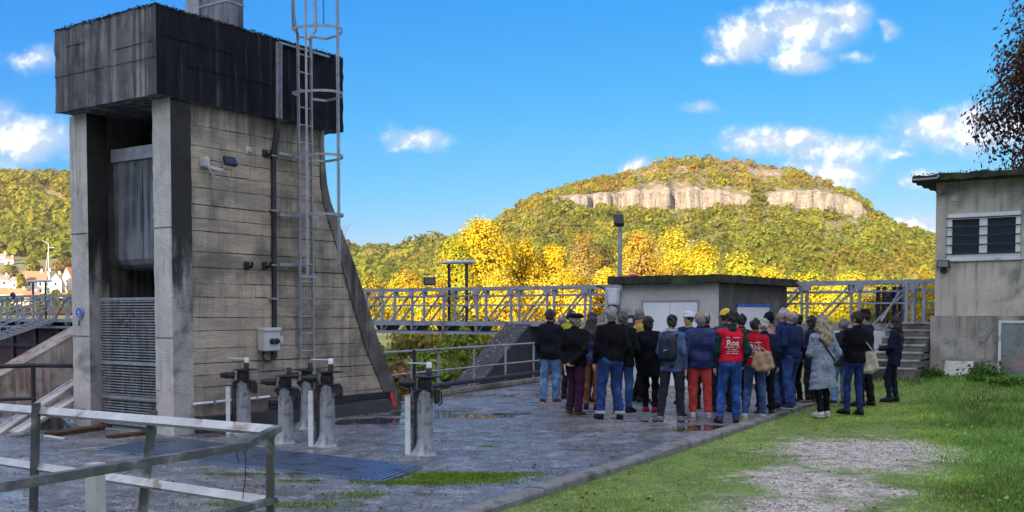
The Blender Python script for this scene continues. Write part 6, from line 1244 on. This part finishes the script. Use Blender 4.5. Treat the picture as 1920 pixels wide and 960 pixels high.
def scarf(col):
    def f(rec): sc = rec['sc']; m = MB(); m.tube([(.085 * math.cos(k * .4488), -.02 + .085 * math.sin(k * .4488), 1.50 + .012 * math.sin(k * 2)) for k in range(14)], .034, 8, closed=True); m.v = [tuple(q * sc for q in p) for p in m.v]; m.build('scarf', cloth(col), rec['root'])
    return f
def crossstrap(col, a=(-.17, -.14, 1.40), b=(.2, -.15, .95)):
    def f(rec):
        fl, sc = rec['field'], rec['sc']; pts = []
        for i in range(13):
            t_ = i / 12; x = a[0] + (b[0] - a[0]) * t_; z = a[2] + (b[2] - a[2]) * t_; ys_ = np.arange(-.36, .1, .004); v_ = fl.at(np.stack([np.full_like(ys_, x), ys_, np.full_like(ys_, z)], 1)); k = int(np.argmax(v_ < 0)); pts.append(Vector((x, (ys_[k] if v_[k] < 0 else -.1) - .008, z)) * sc)
        m = MB(); [m.bar(p, q, .024, .006, up=(0, 1, 0)) for p, q in zip(pts[:-1], pts[1:])]; m.build('bag_strap', cloth(col), rec['root'])
    return f
def yellow_thing(rec):
    p = local_w(rec, (-.10, .34, 1.10)); t_ = thing('yellow_folder', 'ochre folder held by the person half hidden beside the grey coat', 'folder', p, rec['yaw']); MB().box((-.14, -.012, -.09), (.14, .012, .10), bev=.006).build('cover', cloth((.45, .27, .06)), t_)
def white_paper2(rec):
    p = local_w(rec, (.02, .36, 1.08)); t_ = thing('paper_sheet', 'white notes held by the long haired woman at the far right', 'paper', p, rec['yaw']); MB().box((-.10, -.10, 0), (.10, .10, .006)).build('sheet', WHITEP, t_)
NAVY, BLK, JN, JNL, DK = (.018, .027, .07), (.011, .011, .015), (.045, .10, .26), (.14, .28, .52), (.022, .023, .03)
NAVY2 = (.014, .03, .13); WS = (.55, .55, .54); BS = (.012, .012, .013); GH, DH, BH, WHI = (.33, .32, .30), (.016, .012, .010), (.06, .035, .022), (.5, .49, .46)
J1 = 'jeans'
person(1030, 756, 1.76, -28, 'man in dark sport coat and light jeans at the far left of the crowd', ((.012, .014, .022), 'coat'), (JNL, J1, 1.08), ((.12, .02, .025), WS, False), ('short', BH), arms=('down', 'hold'), hem=.84, extra=(paper,), beard=BH, twist=-25)
person(1054, 740, 1.68, -30, 'bald man in dark top and pale khaki trousers, behind the sport coat man', ((.03, .028, .035), 'jacket'), ((.28, .26, .20), 'plain', 1.1), ((.14, .13, .12), BS, False), ('fringe', GH), twist=-35)
person(1068, 747, 1.75, -32, 'brown haired man in yellow green jacket behind the flat cap man', ((.42, .45, .02), 'jacket'), (DK, 'plain', 1.0), (BS, BS, False), ('short', BH), twist=-15)
person(1077, 780, 1.70, -30, 'man in black flat cap and plum trousers, hands clasped behind his back', (BLK, 'coat'), ((.055, .022, .05), 'plain', 1.12), ((.06, .04, .04), (.3, .26, .24), False), ('short', GH), ('flat', (.014, .008, .016)), arms=('behind', 'behind'), hem=.88, wide=1.05, beard=GH, twist=-22)
person(1108, 753, 1.70, -70, 'long haired woman in profile behind the striped puffer jacket', (NAVY, 'jacket'), (DK, 'plain', 1.0), (BS, BS, False), ('long', DH))
person(1109, 768, 1.64, -18, 'woman in striped navy jacket and tan trousers', ((.025, .033, .15), 'stripe'), ((.27, .12, .065), 'plain', .95), (BLK, BS, True), ('long', (.05, .032, .028)), hem=.90, extra=(crossstrap((.10, .04, .03), (-.10, -.14, 1.38), (-.20, -.14, 1.0)),), twist=-20)
person(1142, 786, 1.79, 2, 'grey haired man in black sweater and dark blue jeans with turned up cuffs', ((.008, .008, .011), 'plain'), ((.025, .06, .2), J1, 1.16), (BS, BS, False), ('short', (.42, .40, .37)), wide=1.06, hem=.93, arms=('down', 'pocket'), cuff=(.45, .47, .5), stance=.13)
person(1168, 773, 1.72, -25, 'grey haired person in dark jacket right behind the black sweater man', ((.010, .011, .016), 'coat'), (JN, J1, 1.05), (BS, BS, False), ('short', (.13, .13, .14)), arms=('pocket', 'hold'), wide=1.05)
person(1196, 753, 1.77, -78, 'grey haired man in ochre jacket standing side on by the cabin door', ((.48, .31, .08), 'jacket'), (BLK, 'plain', 1.05), (BS, BS, False), ('short', (.24, .23, .22)), arms=('front', 'front'), hem=.82)
person(1220, 772, 1.64, -35, 'dark bobbed person in long black coat and red shoes', ((.009, .010, .016), 'coat'), (BLK, 'plain', .95), ((.42, .03, .05), (.3, .02, .03), False), ('bob', DH), hem=.66, arms=('pocket', 'pocket'), wide=1.05)
person(1258, 783, 1.66, -28, 'person in slate blue jacket with dark cap and backpack', ((.085, .14, .26), 'jacket'), ((.032, .034, .042), 'plain', 1.15), ((.02, .025, .07), (.4, .38, .36), False), ('short', (.05, .05, .05)), ('cap', (.02, .032, .03)), arms=('front', 'down'), extra=(backpack, scarf((.35, .34, .31))), step=.07, stance=.15)
person(1287, 757, 1.70, 148, 'guide in white helmet and navy jacket facing the crowd', (NAVY2, 'jacket', None, (.45, .38, .05)), (DK, 'plain', 1.1), (BS, BS, True), ('short', BH), ('helmet', (.62, .70, .78)), arms=('front', 'front'))
person(1313, 782, 1.70, -8, 'man in beige cap, navy puffer jacket and red trousers', (NAVY2, 'puffer'), ((.56, .07, .06), 'plain', 1.12), (WS, WS, False), ('short', GH), ('cap', (.33, .26, .18)), arms=('pocket', 'pocket'), wide=1.05, hem=.84, stance=.12)
person(1323, 766, 1.70, 20, 'bald man half hidden behind the beige cap', (DK, 'jacket'), (DK, 'plain', 1.0), (BS, BS, False), ('fringe', (.16, .13, .11)))
person(1354, 772, 1.74, 8, 'person in yellow helmet behind the red vest man', ((.02, .07, .09), 'jacket'), (DK, 'plain', 1.0), (BS, BS, False), ('short', DH), ('helmet', (.72, .50, .01)))
person(1366, 793, 1.74, 0, 'man in red printed vest over dark green hoodie and blue jeans', ((.64, .016, .045), 'vest', (.010, .040, .036)), ((.03, .085, .30), J1, 1.05), ((.06, .03, .025), BS, True), ('short', DH), arms=('down', 'pocket'), hem=.96, extra=(vest_print,), stance=.11)
person(1385, 771, 1.67, 5, 'short dark haired person between the two red vests', (DK, 'jacket'), (DK, 'plain', 1.0), (BS, BS, False), ('short', DH))
person(1415, 785, 1.61, -5, 'woman in red printed top with a tan shoulder bag', ((.42, .012, .028), 'plain'), ((.045, .095, .22), J1, .98), ((.42, .44, .46), (.7, .6, .1), False), ('bun', (.02, .018, .02)), arms=('front', 'down'), hem=.93, extra=(vest_print, tote('tan shoulder bag on the back of the woman in red', (.42, .29, .19), (.13, -.22, 1.05), (.36, .32, .13), (.02, -.09, 1.46), 'shoulder_bag')), stance=.13)
person(1436, 778, 1.60, 5, 'white haired person in navy jacket beside the tan bag', ((.012, .018, .04), 'jacket'), (BLK, 'plain', 1.05), (DK, WS, False), ('short', (.55, .53, .52)), wide=1.1)
person(1438, 764, 1.71, 8, 'person in dark knit hat and dusty pink jacket', ((.42, .25, .22), 'jacket'), (DK, 'plain', 1.0), (BS, BS, False), ('short', DH), ('beanie', (.010, .014, .020)))
person(1462, 764, 1.77, 52, 'white haired man in royal blue jacket, face turned left', ((.018, .04, .16), 'jacket'), (JN, J1, 1.05), (DK, BS, False), ('short', WHI), twist=10)
person(1482, 766, 1.73, 25, 'balding bearded man in navy sweater and blue jeans', ((.016, .028, .085), 'plain'), ((.04, .085, .26), J1, 1.1), ((.03, .03, .07), WS, False), ('fringe', (.4, .38, .36)), arms=('pocket', 'front'), hem=.90, wide=1.08, beard=WHI, twist=18, step=.10, stance=.12)
person(1492, 754, 1.66, 15, 'person in black cap and grey jacket behind the navy sweater man', ((.12, .12, .12), 'jacket'), (DK, 'plain', 1.0), (BS, BS, False), ('short', DH), ('cap', (.012, .012, .014)))
person(1518, 757, 1.64, 62, 'short haired woman in dark coat seen in profile', ((.014, .018, .04), 'coat'), (DK, 'plain', 1.0), ((.1, .1, .1), WS, False), ('bob', (.018, .010, .010)), hem=.72, arms=('front', 'pocket'))
person(1543, 781, 1.63, 14, 'blonde woman in long grey tweed coat and white trainers', ((.34, .41, .54), 'tweed'), (BLK, 'plain', .92), ((.62, .62, .62), WS, False), ('fluffy', (.46, .38, .26)), hem=.50, arms=('front', 'pocket'), wide=1.08, extra=(crossstrap((.02, .024, .04)),), stance=.09, step=.04)
person(1574, 759, 1.58, 20, 'half hidden person in pale jeans beside the grey tweed coat', ((.03, .03, .04), 'jacket'), (JNL, J1, 1.05), (DK, WS, False), ('short', (.2, .2, .2)), arms=('front', 'front'), extra=(yellow_thing,), wide=1.1)
person(1598, 777, 1.71, 28, 'woman in black sweater, skinny blue jeans and black ankle boots', ((.007, .007, .009), 'plain'), ((.018, .04, .15), J1, .88), (BS, BS, True), ('bun', (.018, .012, .012)), arms=('front', 'front'), hem=.90, wide=1.05, twist=20, extra=(tote('cream cotton tote bag on the shoulder of the black sweater woman', (.50, .46, .38), (.26, -.06, .93), (.38, .40, .14), (.17, -.01, 1.47), tilt=-.75),), stance=.09)
person(1622, 761, 1.76, 48, 'tall man in black cap and grey scarf with long dark coat', ((.014, .022, .026), 'coat'), (BLK, 'plain', 1.15), (BS, BS, False), ('short', DH), ('cap', (.010, .010, .012)), hem=.74, arms=('pocket', 'front'), extra=(scarf((.13, .15, .18)),), wide=1.06, twist=15)
person(1673, 753, 1.64, 72, 'woman with very long dark hair at the right end of the crowd', ((.012, .016, .045), 'coat'), ((.014, .018, .04), 'plain', .9), (BS, BS, True), ('vlong', (.016, .011, .012)), hem=.74, arms=('front', 'front'), extra=(white_paper2,), stance=.07)

# ---------------------------------------------------------------- the air of the valley
hz = bpy.data.materials.new('valley_air'); hz.use_nodes = True; t = NT(hz.node_tree)
vol = t.n('ShaderNodeVolumePrincipled', {'Color': (.86, .92, 1, 1), 'Density': .00006, 'Anisotropy': .2}); t.n('ShaderNodeOutputMaterial', {1: vol.outputs[0]})
tag(MB().box((-1500, -560, -6.5), (1500, 1150, 185)).build('haze', hz), 'thin autumn haze filling the valley', kind='stuff')
